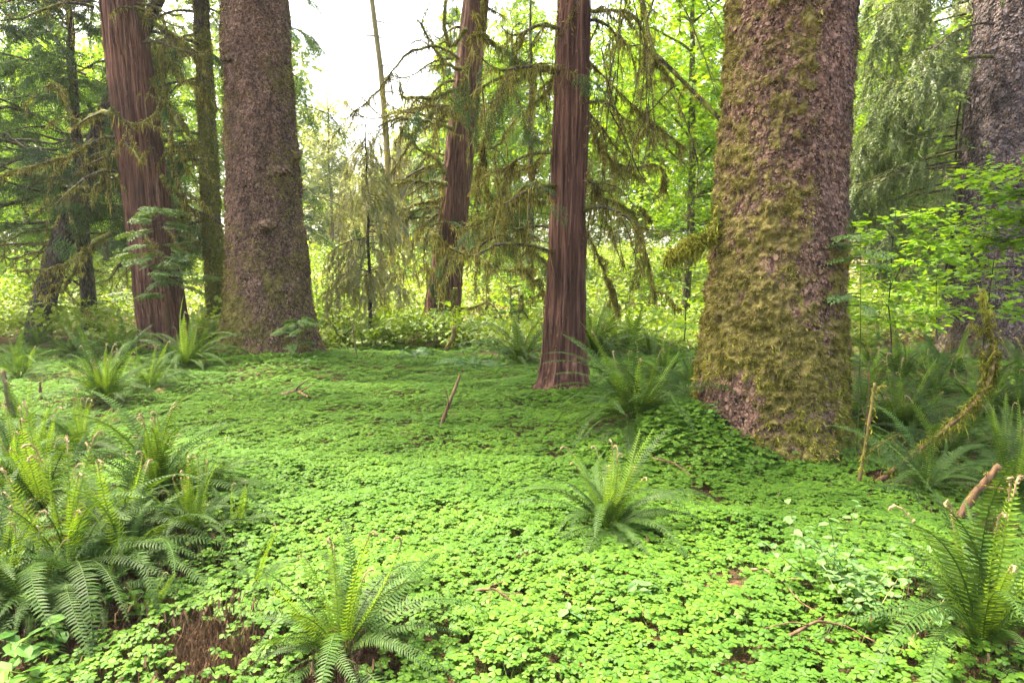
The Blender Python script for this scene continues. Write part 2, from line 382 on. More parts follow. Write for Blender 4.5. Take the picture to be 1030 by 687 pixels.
A = Acc(); zb, zt = GZ.min() - 1.0, 45.0; c = np.array([[x, y, z] for z in (zb, zt) for x, y in ((-430, -70), (430, -70), (430, 435), (-430, 435))])
A.add(c, [np.array([[3, 2, 1, 0], [4, 5, 6, 7], [0, 1, 5, 4], [1, 2, 6, 5], [2, 3, 7, 6], [3, 0, 4, 7]])])
tag(A.build('haze', M['haze']), 'pale bright haze between the far trees', 'haze', kind='stuff')

# ------------------------------------------------------------------ trunks
def radius_fn(prof):
    hs = [p[0] for p in prof]; rs = [p[1] for p in prof]
    return lambda h: np.interp(h, hs, rs)

def trunk(base, lean, H, prof, na, dense_to, dh, lobes=.0, lobe_h=.5, nl=5, flute=0.0, disp=(.01, 12, 1.0), seed=0, mossf=None, mosslump=.02, bend=(0, 0)):
    """grid of bark points in coordinates relative to base; returns V (nh, na, 3), theta, h, moss"""
    hh = np.r_[np.arange(-.35, dense_to, dh), np.linspace(dense_to, H, 14)]
    th = np.arange(na) * 2 * math.pi / na
    Hh, Th = np.meshgrid(hh, th, indexing='ij'); r = radius_fn(prof)(Hh)
    r0 = np.random.default_rng(seed); ph = r0.uniform(0, 6.28, 6)
    lob = sum(a * np.cos(k * Th + ph[i]) for i, (k, a) in enumerate(((nl, .6), (nl + 2, .4), (3, .5))))
    r = r * (1 + lobes * np.exp(-np.maximum(Hh, 0) / lobe_h) * lob)
    if flute:
        fl = sum(a * np.cos(k * Th + ph[i] + .35 * Hh * s) for i, (k, a, s) in enumerate(((4, .4, 1), (7, .35, -.6), (11, .25, .5))))
        r = r * (1 + flute * fl * (.45 + .55 * np.exp(-np.maximum(Hh, 0) / 2.5)))
    cx = lean[0] * Hh / 6 + bend[0] * (Hh / 6) * (1 - Hh / 6); cy = lean[1] * Hh / 6 + bend[1] * (Hh / 6) * (1 - Hh / 6)
    P = np.stack([np.cos(Th) * r + cx, np.sin(Th) * r + cy, Hh], -1)
    a, sc, st = disp; Q = np.stack([np.cos(Th) * r * sc, np.sin(Th) * r * sc, Hh * sc * st], -1)
    d = a * fbm(Q, 4, seed) if st > .2 else a * (.9 - 2.2 * np.abs(fbm(Q, 2, seed))) + .4 * a * fbm(Q * 3, 2, seed + 5)
    moss = np.zeros_like(r)
    if mossf is not None:
        moss = np.clip(mossf(Th, Hh, P), 0, 1)
        d = d + mosslump * moss * (1 + .9 * fbm(P * 12, 2, seed + 9) + 1.0 * fbm(P * 30, 2, seed + 19))
    P = P + d[..., None] * np.stack([np.cos(Th), np.sin(Th), 0 * Th], -1)
    return P, Th, Hh, moss

def grid_acc(P, moss):
    nh, na = P.shape[:2]; i = np.arange(nh - 1)[:, None] * na; j = np.arange(na)[None]; j2 = (j + 1) % na
    A = Acc(); A.add(P, [np.stack([i + j, i + j2, i + na + j2, i + na + j], -1).reshape(-1, 4)], moss.ravel()); return A

def sample(P, moss, n, hmax, r, facing=None):
    """n random points on the bark below hmax, with normals and the moss value"""
    nh, na = P.shape[:2]; ok = np.where((P[:, 0, 2] < hmax) & (P[:, 0, 2] > -.1))[0]
    i = r.integers(ok[0], ok[-1], n); j = r.integers(0, na, n); u, v = r.uniform(0, 1, (2, n, 1))
    a, b, c = P[i, j], P[i, (j + 1) % na], P[i + 1, j]; d = P[i + 1, (j + 1) % na]
    p = (a * (1 - u) + b * u) * (1 - v) + (c * (1 - u) + d * u) * v
    # smooth normal from a wider stencil
    k = max(1, na // 60); nn = nrm(np.cross(P[i, (j + k) % na] - P[i, (j - k) % na], P[np.minimum(i + k, nh - 1), j] - P[np.maximum(i - k, 0), j]))
    m = moss[i, j]
    if facing is not None:
        kf = (nn @ np.asarray(facing)) > -.25; p, nn, m = p[kf], nn[kf], m[kf]
    return p, nn, m

FLAKE = (np.array([[-.5, -.1, .05], [-.25, -.55, .32], [.3, -.5, .36], [.55, -.05, .12], [.3, .5, .0], [-.3, .45, .0]]), [np.array([[0, 1, 2, 3, 4, 5]])])
def scales(P, moss, n, hmax, size, parent, mat, seed, facing):
    """lifted bark scales: local X sideways, Y up the trunk, Z out of it"""
    r = np.random.default_rng(seed); p, nn, m = sample(P, moss, n, hmax, r, facing)
    keep = m < r.uniform(.35, .95, len(m)); p, nn, m = p[keep], nn[keep], m[keep]
    up = nrm(np.array([0, 0, 1.0]) - nn * nn[:, 2:3]); sd_ = np.cross(up, nn)
    an = r.normal(0, .45, len(p))[:, None]; x = sd_ * np.cos(an) + up * np.sin(an); y = np.cross(nn, x)
    s = size * r.lognormal(0, .36, len(p)); Mx = np.stack([x * (s * r.uniform(.7, 1.2, len(p)))[:, None], y * (s * r.uniform(.8, 1.5, len(p)))[:, None], nn * (s * r.uniform(.5, 1.3, len(p)))[:, None]], -1)
    A = Acc(); A.inst(FLAKE, p + nn * size * .05, Mx, m * .6)
    return A.build('bark_scales', mat, parent, attr='moss')

def fuzz(P, moss, n, hmax, length, parent, mat, seed, facing, name='moss', down=.6, width=.24, power=1.0):
    r = np.random.default_rng(seed); p, nn, m = sample(P, moss, n, hmax, r, facing)
    clump = sm(fbm(p * 9, 2, seed + 3) + .8 * fbm(p * 30, 1, seed + 4), -.5, .6)
    keep = r.uniform(0, 1, len(m)) < (m * (.25 + .75 * clump)) ** power; p, nn = p[keep], nn[keep]; k = len(p)
    d = nn * r.uniform(.4, 1.1, (k, 1)) + r.normal(0, .45, (k, 3)); d[:, 2] -= down
    Mx = frames(d, r.normal(0, 1, (k, 3)), length * r.lognormal(0, .4, k)); Mx[:, :, 1] *= width
    A = Acc(); A.inst(STRAND, p, Mx); return A.build(name, mat, parent)

# ------------------------------------------------------------------ limbs with hanging moss
def limb_path(p0, d0, L, sag=.5, curl=.6, wob=.25, n=14, seed=0):
    r = np.random.default_rng(seed); d = nrm(np.asarray(d0, float)); P = [np.asarray(p0, float)]; w = np.cumsum(r.normal(0, 1, (n, 3)), 0) / n ** .5
    for k in range(n):
        t = k / n; dd = d + np.array([0, 0, -sag * min(1, 2 * t) + curl * max(0, t - .55) * 3]) + w[k] * wob
        P.append(P[-1] + nrm(dd) * L / n)
    return np.array(P)

def strands_on(A, P, per_m, mean, mx, r, width=.008, spread=.012):
    seg = np.linalg.norm(np.diff(P, axis=0), axis=1); L = seg.sum(); n = int(L * per_m)
    if n < 1: return
    # moss gathers in clumps along the limb
    t = r.uniform(0, 1, n * 3); c = noise(np.stack([t * L * 3.0, np.full_like(t, r.uniform(0, 99)), t * 0], -1), 3)
    t = t[(r.uniform(-1, .7, n * 3) < c)][:n]; n = len(t)
    k = np.clip((t * (len(P) - 1)).astype(int), 0, len(P) - 2); f = (t * (len(P) - 1) - k)[:, None]
    p = P[k] * (1 - f) + P[k + 1] * f + r.normal(0, spread, (n, 3))
    ln = np.minimum(r.exponential(mean, n) + .015, mx)
    d = r.normal(0, .16, (n, 3)); d[:, 2] = -1
    short = r.uniform(0, 1, n) < .35; d[short] = r.normal(0, 1, (short.sum(), 3)); ln[short] = r.uniform(.01, .03, short.sum())
    Mx = frames(d, r.normal(0, 1, (n, 3)), 1.0); Mx[:, :, 0] *= ln[:, None]; Mx[:, :, 1] *= (width * r.uniform(.6, 1.4, n))[:, None]
    A.inst(STRAND, p, Mx)

def limb(parent, P, r0, r1, mat, twigs=5, per_m=120, mean=.06, mx=.3, seed=0, tw_len=(.2, .7), tw_sag=1.2, moss='moss', name='branch', width=.008, mv=.45):
    """one branch (a part) and the moss that hangs from it (its sub-part)"""
    r = np.random.default_rng(seed); A, B = Acc(), Acc(); n = len(P)
    rad = np.linspace(r0, r1, n) * (1 + .25 * r.uniform(-1, 1, n)); A.add(*tube(P, rad, 7), mv + .3 * np.repeat(r.uniform(-1, 1, n), 7))
    strands_on(B, P, per_m, mean, mx, r, width, r0 * .6); tips = []
    for q in range(twigs):
        k = int(r.integers(2, n - 1)); dd = P[min(k + 1, n - 1)] - P[k - 1]; dd = nrm(dd) * .6 + r.normal(0, .6, 3); dd[2] -= .15
        T = limb_path(P[k], dd, r.uniform(*tw_len), tw_sag, r.uniform(0, .9), .5, 9, int(r.integers(1e6)))
        A.add(*tube(T, np.linspace(rad[k] * .5, .0025, len(T)), 4), .5); strands_on(B, T, per_m * .7, mean * .8, mx, r, width, .006); tips.append(T)
    o = A.build(name, mat, parent, True, 'moss')
    if B.n > 5 * 40: B.build('hanging_moss', M[moss], o)
    return o, tips

def spray_along(A, P, n, size, tm, r, t0=.15, up=(0, 0, 1), yaw=.9, droop=.35):
    t = r.uniform(t0, 1, n) ** .85; k = np.clip((t * (len(P) - 1)).astype(int), 0, len(P) - 2); f = (t * (len(P) - 1) - k)[:, None]
    p = P[k] * (1 - f) + P[k + 1] * f; d = nrm(P[k + 1] - P[k]); a = r.choice([-1, 1], n) * r.uniform(.1, yaw, n)
    d = np.stack([d[:, 0] * np.cos(a) - d[:, 1] * np.sin(a), d[:, 0] * np.sin(a) + d[:, 1] * np.cos(a), d[:, 2] * .6 - r.uniform(0, droop * 2, n)], -1)
    u = np.asarray(up, float) + r.normal(0, .25, (n, 3)); s = size * r.uniform(.6, 1.25, n)
    Mx = frames(d, u, s); w = r.integers(0, len(tm), n)
    for j, T in enumerate(tm):
        q = w == j; A.inst(T, p[q], Mx[q])

def conifer(parent, H, hb, Rb, nb, per, size, tm, leaf, bark, seed, rise=.15, droop=.5, r_trunk=.15, lean=(0, 0), az=None, shape=.8, sdroop=.35, trunk_sides=10, gap=.0, name='foliage', trunk_obj=True, branch_obj=True):
    r = np.random.default_rng(seed); F, B = Acc(), Acc()
    for b in range(nb):
        u = r.uniform(0, 1); h = hb + (H * .985 - hb) * u
        a = r.uniform(0, 2 * math.pi) if az is None else r.uniform(*az)
        L = max(.25, Rb * (1 - u) ** shape * r.uniform(.65, 1.15)); t = np.linspace(0, 1, 8)
        bx, by = lean[0] * h / 6, lean[1] * h / 6
        P = np.stack([bx + math.cos(a) * L * t, by + math.sin(a) * L * t, h + rise * L * t - droop * L * t * t], -1)
        P[1:] += r.normal(0, .03 * L, (7, 3))
        bt = tube(P, np.linspace(max(.008, .012 * L), .003, 8), 4)
        if branch_obj == 'each': Bb = Acc(); Bb.add(*bt, .4); Bb.build('branch', bark, parent, True, 'moss')
        else: B.add(*bt, .4)
        spray_along(F, P, max(3, int(per * L / Rb)), size * (0.7 + .3 * L / Rb), tm, r, droop=sdroop)
    if trunk_obj:
        hh = np.linspace(-.2, H, 24); c = np.stack([lean[0] * hh / 6, lean[1] * hh / 6, hh], -1)
        c[:, :2] += r.normal(0, .012, (24, 2)) * (hh[:, None] > .5)
        T = Acc(); T.add(*tube(c, np.interp(hh, [-.2, 0, .3, H], [r_trunk * 1.5, r_trunk * 1.35, r_trunk, .01]), trunk_sides), .35)
        if branch_obj is True: V_, F_, A_ = B.data(); T.add(V_, list(F_.values()), A_)
        T.build('trunk', bark, parent, True, 'moss')
    return F.build(name, leaf, parent)

# ------------------------------------------------------------------ the big trunks
pE = at(782, 462); pE = np.array([2.07, 5.33, 0]); pE[2] = tz(2.3, 4.85) - .03
SPR_GROUP = 'old spruce trunks around the clearing'
def mossE(Th, H, P):
    base = sm(H, 2.1, .2); left = sm(-np.cos(Th) * .8 - np.sin(Th) * .2, -.2, .9); right = sm(np.cos(Th), .55, 1)
    n = fbm(P * np.array([4, 4, 2.6]), 3, 21) * .85 + .85 * fbm(P * 17, 3, 22)
    bare = np.exp(-(((P[..., 0] + .42) / .2) ** 2 + ((H - .42) / .28) ** 2)) * (P[..., 1] < .1)
    strip = sm(np.abs(P[..., 0] - .12 - .1 * (H - 1.5)), .02, .26)
    return .29 + .58 * base + .5 * left + .1 * right + .62 * n - 1.6 * bare - .55 * (1 - strip) * sm(H, .8, 1.6) - .18 * sm(H, 1.2, 3.4)
tE = thing('spruce_tree', 'massive spruce trunk, the widest, half covered in yellow-green moss', 'tree', pE, SPR_GROUP)
P, Th, Hh, ms = trunk(pE, (.10, 0), 24, [(-.35, .78), (0, .66), (.3, .58), (1.2, .505), (2.2, .462), (4, .450), (10, .40), (24, .2)], 420, 3.8, .0105,
                      lobes=.10, lobe_h=.35, nl=5, disp=(.022, 9, .7), seed=3, mossf=mossE, mosslump=.021)
grid_acc(P, ms).build('trunk', M['spruce'], tE, True, 'moss')
scales(P, ms, 80000, 3.8, .0118, tE, M['spruce_scale'], 4, (-.36, -.93, 0))
fuzz(P, ms, 330000, 3.8, .0135, tE, M['moss'], 5, (-.36, -.93, 0))
grn = ms * sm(Hh, 1.35, .1)
fuzz(P, grn, 170000, 1.6, .0155, tE, M['moss_green'], 6, (-.36, -.93, 0), name='green_moss')

pB = np.array([-4.05, 11.05, 0]); pB[2] = tz(pB[0], 10.4) - .05
def mossB(Th, H, P):
    n = fbm(P * np.array([2.6, 2.6, 1.6]), 3, 31) * .85 + .45 * fbm(P * 10, 3, 32); left = sm(-np.cos(Th), .1, 1); base = sm(H, 2.4, .2)
    return .22 + .9 * base * (.55 + .45 * left) + .22 * left + .42 * n
tB = thing('spruce_tree', 'big brown spruce trunk flaring at its base, right of the left red cedar', 'tree', pB, SPR_GROUP)
P, Th, Hh, ms = trunk(pB, (-.02, 0), 26, [(-.35, 1.02), (0, .86), (.3, .76), (1.0, .665), (2.4, .585), (4, .525), (6, .48), (26, .18)], 320, 6.2, .022,
                      lobes=.09, lobe_h=.6, nl=5, disp=(.035, 5, .7), seed=13, mossf=mossB, mosslump=.02, bend=(.12, 0))
grid_acc(P, ms).build('trunk', M['spruce'], tB, True, 'moss')
scales(P, ms, 80000, 6.0, .0175, tB, M['spruce_scale'], 14, (.34, -.94, 0))
fuzz(P, ms, 150000, 6.0, .026, tB, M['moss'], 15, (.34, -.94, 0), width=.22)
k0 = np.array([.53, -.12, 3.25])      # the broken stub on its right flank
A = Acc(); A.add(*tube(np.array([k0 - [.15, 0, 0], k0, k0 + [.1, -.02, .02], k0 + [.17, -.02, .1]]), [.16, .13, .08, .03], 9), .6); A.build('branch_stub', M['spruce'], tB, True, 'moss')
for q, (px, py, rad_) in enumerate(((268, 227, .12), (285, 172, .10), (228, 60, .07))):      # old knots standing out of the bark
    c = space(px, py, 10.42) - pB; uu, vv = np.meshgrid(np.linspace(0, math.pi, 14), np.arange(20) * math.pi / 10, indexing='ij')
    n3 = np.stack([np.sin(uu) * np.cos(vv), np.sin(uu) * np.sin(vv), np.cos(uu)], -1); V = c + n3 * rad_ * (1 + .35 * fbm(n3 * 2.5 + q * 9, 3, 99))[..., None] * [1.2, .9, .75]
    i = np.arange(13)[:, None] * 20; j = np.arange(20)[None]; j2 = (j + 1) % 20
    A = Acc(); A.add(V, [np.stack([i + j, i + 20 + j, i + 20 + j2, i + j2], -1).reshape(-1, 4)], .35); A.build('burl', M['spruce'], tB, True, 'moss')

pF = np.array([8.17, 11.2, 0]); pF[2] = tz(*pF[:2]) - .05
def mossF(Th, H, P): return .05 + .55 * sm(H, 1.4, .2) + .5 * fbm(P * 2, 2, 41) * sm(np.cos(Th), -.3, .8)
tF = thing('spruce_tree', 'grey-purple spruce trunk with drooping needle boughs behind the vine maple', 'tree', pF, SPR_GROUP)
P, Th, Hh, ms = trunk(pF, (.02, 0), 26, [(-.35, 1.08), (0, .93), (.5, .84), (1.5, .78), (4, .71), (6, .66), (26, .2)], 260, 6.2, .028,
                      lobes=.05, lobe_h=.7, nl=5, disp=(.03, 5, .7), seed=23, mossf=mossF)
grid_acc(P, ms).build('trunk', M['spruce'], tF, True, 'moss')
scales(P, ms, 75000, 6.2, .021, tF, M['spruce_grey'], 24, (-.6, -.8, 0))
F = Acc(); r = np.random.default_rng(77)
for k in range(38):
    h = r.uniform(2.3, 7.2); a = r.choice([r.uniform(R(165), R(212)), r.uniform(R(120), R(180))]) if k % 5 else r.uniform(R(300), R(350)); L = r.uniform(1.2, 3.4)
    Pp = limb_path([.75 * math.cos(a), .75 * math.sin(a), h], [math.cos(a), math.sin(a), -.1], L, .45, .15, .15, 12, 700 + k)
    o, tips = limb(tF, Pp, .02, .005, M['hemlock'], 5, 12, .04, .15, 900 + k, (.4, .9), 1.1)
    for T in [Pp] + tips: spray_along(F, T, 26 if T is Pp else 12, .36, NEEDLE, r, .1, yaw=.9, droop=.75)
F.build('foliage', M['spr_leaf'], tF)

# red cedars
CED_GROUP = 'red cedars around the clearing'
def mossA(Th, H, P): return -.1 + .6 * fbm(P * np.array([3, 3, 1.2]), 2, 51) + .3 * sm(H, .6, 0)
def cedar(px, py, label, lean, prof, seed, flute, name='cedar_tree', na=300, dense=6.2, off=.4, extra=None):
    p = at(px, py); p[1] += off; p[0] *= 1 + off / p[1]; p[2] = tz(p[0], p[1]) - .03
    t = thing(name, label, 'tree', p, CED_GROUP)
    P, Th, Hh, ms = trunk(p, lean, 22, prof, na, dense, .03, lobes=.09, lobe_h=.35, nl=5, flute=flute, disp=(.020, 13, .045), seed=seed, mossf=mossA, mosslump=.012)
    grid_acc(P, ms).build('trunk', M['cedar'], t, True, 'moss')
    fuzz(P, ms, 26000, 5.8, .03, t, M['moss'], seed + 1, (0, -1, 0), width=.2)
    return t, p, P, Th
def traced(parent, p, pts, dist, r0, r1, per_m, mean, mx, seed, twigs=4, width=.009, tw=(.15, .5), moss='moss', mv=.8):
    Q = np.array([space(px, py, dist + (k * .06 if len(pts) > 2 else 0)) for k, (px, py) in enumerate(pts)]) - p
    u = np.r_[0, np.cumsum(np.linalg.norm(np.diff(Q, axis=0), axis=1))]; u /= u[-1]; t_ = np.linspace(0, 1, 26)
    Pp = np.stack([np.interp(t_, u, Q[:, i]) for i in range(3)], -1)
    for _ in range(3): Pp[1:-1] = (Pp[:-2] + 2 * Pp[1:-1] + Pp[2:]) / 4
    Pp[1:-1] += np.random.default_rng(seed).normal(0, r0 * .3, (24, 3))
    return limb(parent, Pp, r0, r1, M['hemlock'], twigs, per_m, mean, mx, seed, tw, 1.0, moss=moss, width=width, mv=mv)
def strips(P, n, hmax, parent, seed, width, facing=(0, -1, 0)):
    """long loose strips of fibrous bark peeling along the trunk"""
    r = np.random.default_rng(seed); nh, na = P.shape[:2]; A = Acc(); ok = np.where(P[:, 0, 2] < hmax)[0]; cc = P.mean(1)
    for q in range(n):
        j = int(r.integers(na)); i0 = int(r.integers(8, ok[-1] - 4)); m = int(r.integers(8, 36)); i = np.arange(i0, min(i0 + m, ok[-1])); 
        if len(i) < 5: continue
        jj = (j + np.round(np.cumsum(r.normal(0, .12, len(i)))).astype(int)) % na
        p = P[i, jj]; out = nrm((p - cc[i]) * [1, 1, 0])
        if (out[0] @ np.asarray(facing)) < -.3: continue
        t = np.linspace(0, 1, len(i)); lift = .006 + .02 * r.uniform(0, 1) * (2 * t - 1) ** 4
        w = width * r.uniform(.5, 1.3) * np.sin(np.pi * np.clip(t, .06, .94)) ** .5; s = np.cross(out, [0, 0, 1.0])
        L0 = p + out * lift[:, None]; V = np.concatenate([L0 - s * w[:, None], L0 + out * .006, L0 + s * w[:, None]]); n_ = len(i); b = np.arange(n_ - 1)
        A.add(V, [np.stack([b, b + n_, b + n_ + 1, b + 1], -1), np.stack([b + n_, b + 2 * n_, b + 2 * n_ + 1, b + n_ + 1], -1)], 0.1)
    A.build('bark_strips', M['cedar'], parent, False, 'moss')

tA, pA, PA, _ = cedar(168, 356, 'tall red-brown cedar trunk leaning left, beside the big brown spruce', (-.44, 0), [(-.35, .60), (0, .47), (.4, .40), (2, .36), (6, .32), (22, .12)], 61, .055, off=.4)
strips(PA, 260, 6, tA, 62, .03)
tC, pC, PC, _ = cedar(443, 334, 'red cedar trunk leaning right in the bright meadow, ringed by bare mossy limbs', (.72, 0), [(-.35, .68), (0, .52), (.5, .42), (2, .37), (6, .31), (22, .1)], 71, .10, off=.5)
strips(PC, 200, 7, tC, 72, .035)
tD, pD, PD, _ = cedar(566, 398, 'slim straight red cedar trunk standing at the back of the green carpet', (.12, 0), [(-.35, .44), (0, .37), (.14, .285), (.4, .235), (1, .205), (2.5, .178), (5, .15), (22, .06)], 81, .055, off=.25)
strips(PD, 260, 5, tD, 82, .017)

# cedar A: mossy limbs
r = np.random.default_rng(101); F = Acc()
for k in range(13):
    h = r.uniform(1.2, 6.0); a = r.uniform(R(150), R(390)); L = r.uniform(.6, 2.2)
    d = [math.cos(a), math.sin(a) * .8, r.uniform(-.2, .2)]; p0 = [-.55 * h / 6 + .36 * math.cos(a), .36 * math.sin(a), h]
    limb(tA, limb_path(p0, d, L, .8, .9, .3, 14, 200 + k), .028, .006, M['hemlock'], 5, 130, .04, .22, 300 + k)
for k, (p0, L) in enumerate((([-.3, -.35, 3.55], .9), ([.25, -.33, 2.2], .8))):     # the two loops across its face
    limb(tA, limb_path(p0, [.7, -.55, -.5], L, .4, 1.6, .1, 14, 260 + k), .03, .01, M['hemlock'], 2, 330, .05, .16, 360 + k)
# cedar C: many bare curling limbs to the left, tufts of green
r = np.random.default_rng(102)
for k in range(16):
    h = r.uniform(1.6, 8.2); a = r.choice([r.uniform(R(150), R(235)), r.uniform(R(235), R(380))], p=[.68, .32]); L = r.uniform(.8, 2.6)
    p0 = [.7 * h / 6 + .38 * math.cos(a), .38 * math.sin(a), h]
    o, tips = limb(tC, limb_path(p0, [math.cos(a), math.sin(a), r.uniform(-.1, .3)], L, .75, 1.2, .35, 14, 400 + k), .032, .006, M['hemlock'], 6, 130, .06, .3, 500 + k, width=.013)
    if r.uniform() < .45 and h > 2.2:
        for T in tips[:3]: spray_along(F, T, 5, .4, SPRAY, r)
F.build('foliage', M['hem_leaf'], tC)
# cedar D: curtain of mossy limbs on both sides
F = Acc(); r = np.random.default_rng(103)
for k in range(16):
    left = k % 5 < 3; h = r.uniform(1.25, 4.3) if left else r.uniform(1.9, 4.4)
    a = r.uniform(R(140), R(225)) if left else r.uniform(R(-45), R(50)); L = r.uniform(.6, 1.7) if left else r.uniform(.4, 1.1)
    p0 = [.02 * h + .18 * math.cos(a), .18 * math.sin(a), h]
    o, tips = limb(tD, limb_path(p0, [math.cos(a), math.sin(a), r.uniform(-.1, .35)], L, .9, 1.0, .3, 14, 600 + k), .021, .005, M['hemlock'], 7, 210, .085, .45, 650 + k, (.25, .9), 1.7, width=.008)
    if left and h > 1.9:
        for T in tips[:3]: spray_along(F, T, 4, .24, SPRAY, r, droop=.5)
F.build('foliage', M['hem_leaf'], tD)
for k in range(20):     # long thin twigs hanging straight down to the right of the trunk
    p0 = np.array([.35 + r.uniform(0, .85), r.uniform(-.4, .6), r.uniform(3.2, 5.2)]); L = r.uniform(1.2, 2.9)
    limb(tD, limb_path(p0, [r.normal(0, .35), r.normal(0, .2), -1], L * r.uniform(.45, 1), .8, .35, .42, 16, 1300 + k), .009, .003, M['hemlock'], 7, 90, .03, .14, 1400 + k, (.12, .5), .7, name='hanging_twig', width=.006)

# the limbs one can follow in the picture
for k, (pts, r0, r1) in enumerate((([(548, 70), (527, 65), (504, 52), (487, 38), (482, 20), (487, 0), (497, -20)], .034, .018), ([(522, 68), (509, 84), (494, 117), (484, 157), (479, 193)], .03, .02),
        ([(486, 180), (492, 196), (503, 210), (520, 226), (534, 250), (556, 272)], .016, .022), ([(556, 304), (541, 287), (524, 268)], .02, .012), ([(530, 110), (548, 96), (566, 58), (588, 58)], .018, .01),
        ([(585, 14), (610, 10), (636, 14), (646, 28), (652, 52), (678, 84)], .026, .014), ([(588, 110), (604, 150), (620, 166), (640, 170), (662, 163), (668, 172), (670, 192)], .022, .012),
        ([(590, 60), (640, 110), (690, 150)], .012, .006), ([(588, 230), (604, 262), (622, 312)], .014, .006), ([(590, 170), (600, 196), (640, 214), (660, 300)], .012, .005),
        ([(552, 150), (535, 168), (512, 176), (500, 200)], .018, .008), ([(550, 205), (520, 196), (498, 214), (492, 240)], .018, .008))):
    traced(tD, pD, pts, 7.75 + .3 * (k % 3), r0, r1, 620, .07, .34, 2100 + k, 6)
for k, (pts, r0, r1) in enumerate((([(468, 70), (448, 66), (432, 40), (420, 20)], .05, .02), ([(462, 120), (440, 108), (418, 130), (404, 160), (392, 176)], .05, .02), ([(456, 130), (430, 122), (400, 118), (380, 128)], .045, .015),
        ([(458, 90), (436, 100), (420, 98), (404, 100), (402, 84)], .05, .02), ([(450, 185), (420, 182), (390, 186)], .05, .015), ([(448, 175), (440, 160), (420, 150), (402, 128)], .045, .016),
        ([(445, 200), (420, 205), (395, 215), (382, 206)], .045, .014), ([(470, 30), (452, 50), (446, 20), (452, -20)], .05, .03), ([(466, 110), (480, 150), (500, 148), (520, 118)], .045, .02),
        ([(442, 232), (440, 270), (450, 308), (470, 312), (494, 302)], .05, .03), ([(458, 290), (452, 318), (470, 326), (486, 318), (492, 300)], .05, .03), ([(462, 255), (478, 250), (492, 236), (498, 226)], .05, .025),
        ([(524, 297), (523, 326), (508, 341)], .06, .04), ([(440, 215), (420, 235), (410, 262)], .04, .014), ([(462, 60), (440, 44), (410, 52), (380, 92), (352, 118)], .035, .01))):
    traced(tC, pC, pts, 14.9 - .5 * (k % 3), r0, r1, 230, .10, .5, 2200 + k, 6, .0115, (.3, 1.0))
for k, (pts, r0, r1) in enumerate((([(112, 108), (122, 122), (138, 128), (154, 118), (164, 98)], .035, .02), ([(114, 112), (98, 116), (84, 127), (70, 116), (66, 95), (50, 84)], .06, .02), ([(163, 178), (170, 188), (186, 196), (188, 214)], .04, .02),
        ([(112, 234), (100, 240), (86, 254), (60, 270), (13, 273)], .045, .02), ([(86, 250), (76, 272), (62, 294)], .04, .02), ([(96, 140), (70, 158), (40, 166), (0, 176)], .045, .02), ([(110, 150), (104, 180), (88, 200), (72, 186)], .04, .015),
        ([(130, 8), (152, 22), (190, 48), (206, 70)], .05, .03), ([(150, 40), (180, 78), (206, 90)], .04, .02), ([(150, 80), (180, 120), (208, 165)], .035, .015), ([(165, 140), (190, 152), (208, 172)], .035, .015), ([(160, 60), (172, 110), (172, 165), (182, 200)], .03, .015))):
    traced(tA, pA, pts, (11.35, 11.0)[k == 0] + .4 * (k > 6), r0, r1, 220, .07, .3, 2300 + k, 5, .012, (.3, .9), mv=.7)

# the mossy stub on the left of the widest spruce
q0 = space(732, 196, 5.3) - pE; q1 = space(716, 236, 5.2) - pE; q2 = space(694, 246, 5.15) - pE; q3 = space(672, 262, 5.1) - pE
tt = np.linspace(0, 1, 14); Pb = np.stack([np.interp(tt, [0, .3, .65, 1], [q[i] for q in (q0, q1, q2, q3)]) for i in range(3)], -1)
limb(tE, Pb, .045, .012, M['hemlock'], 2, 4000, .035, .12, 31, (.1, .3), moss='moss_green', width=.008, mv=1.1)
q0 = space(726, 122, 5.4) - pE; q1 = space(700, 95, 5.5) - pE; q2 = space(655, 50, 5.6) - pE; q3 = space(640, -40, 5.7) - pE
Pb = np.stack([np.interp(tt, [0, .25, .65, 1], [q[i] for q in (q0, q1, q2, q3)]) for i in range(3)], -1)
limb(tE, Pb, .018, .014, M['hemlock'], 4, 260, .02, .08, 33, (.2, .5), width=.006)

# ------------------------------------------------------------------ smaller trees near the clearing
def slim(px, py, label, name, lean, H, rr, bark, group, seed, off=0, nf=30000, mosslv=.5, cat='tree', bend=(0, 0)):
    p = at(px, py); p[1] += off; p[0] *= 1 + off / p[1]; p[2] = tz(p[0], p[1]); t = thing(name, label, cat, p, group)
    P, Th, Hh, ms = trunk(p, lean, H, [(-.35, rr * 1.7), (0, rr * 1.45), (.4, rr * 1.08), (4, rr), (H, rr * .2)], 60, 7, .05, lobes=.08, lobe_h=.3, nl=3, disp=(.02, 7, .5), seed=seed,
                          mossf=lambda T, h, P: mosslv + .5 * fbm(P * 2.5, 2, seed), mosslump=.02, bend=bend)
    grid_acc(P, ms).build('trunk', bark, t, True, 'moss')
    fuzz(P, ms, nf, 7, .035, t, M['moss'], seed + 1, (0, -1, 0), width=.25)
    return t, p
MID = 'smaller trees around the clearing'
tG, pG = slim(214, 350, 'thin moss-covered trunk with drooping mossy boughs tucked behind the big brown spruce', 'hemlock_tree', (-.02, 0), 18, .17, M['hemlock'], MID, 111, off=2.0, mosslv=.75)
r = np.random.default_rng(104); F = Acc()
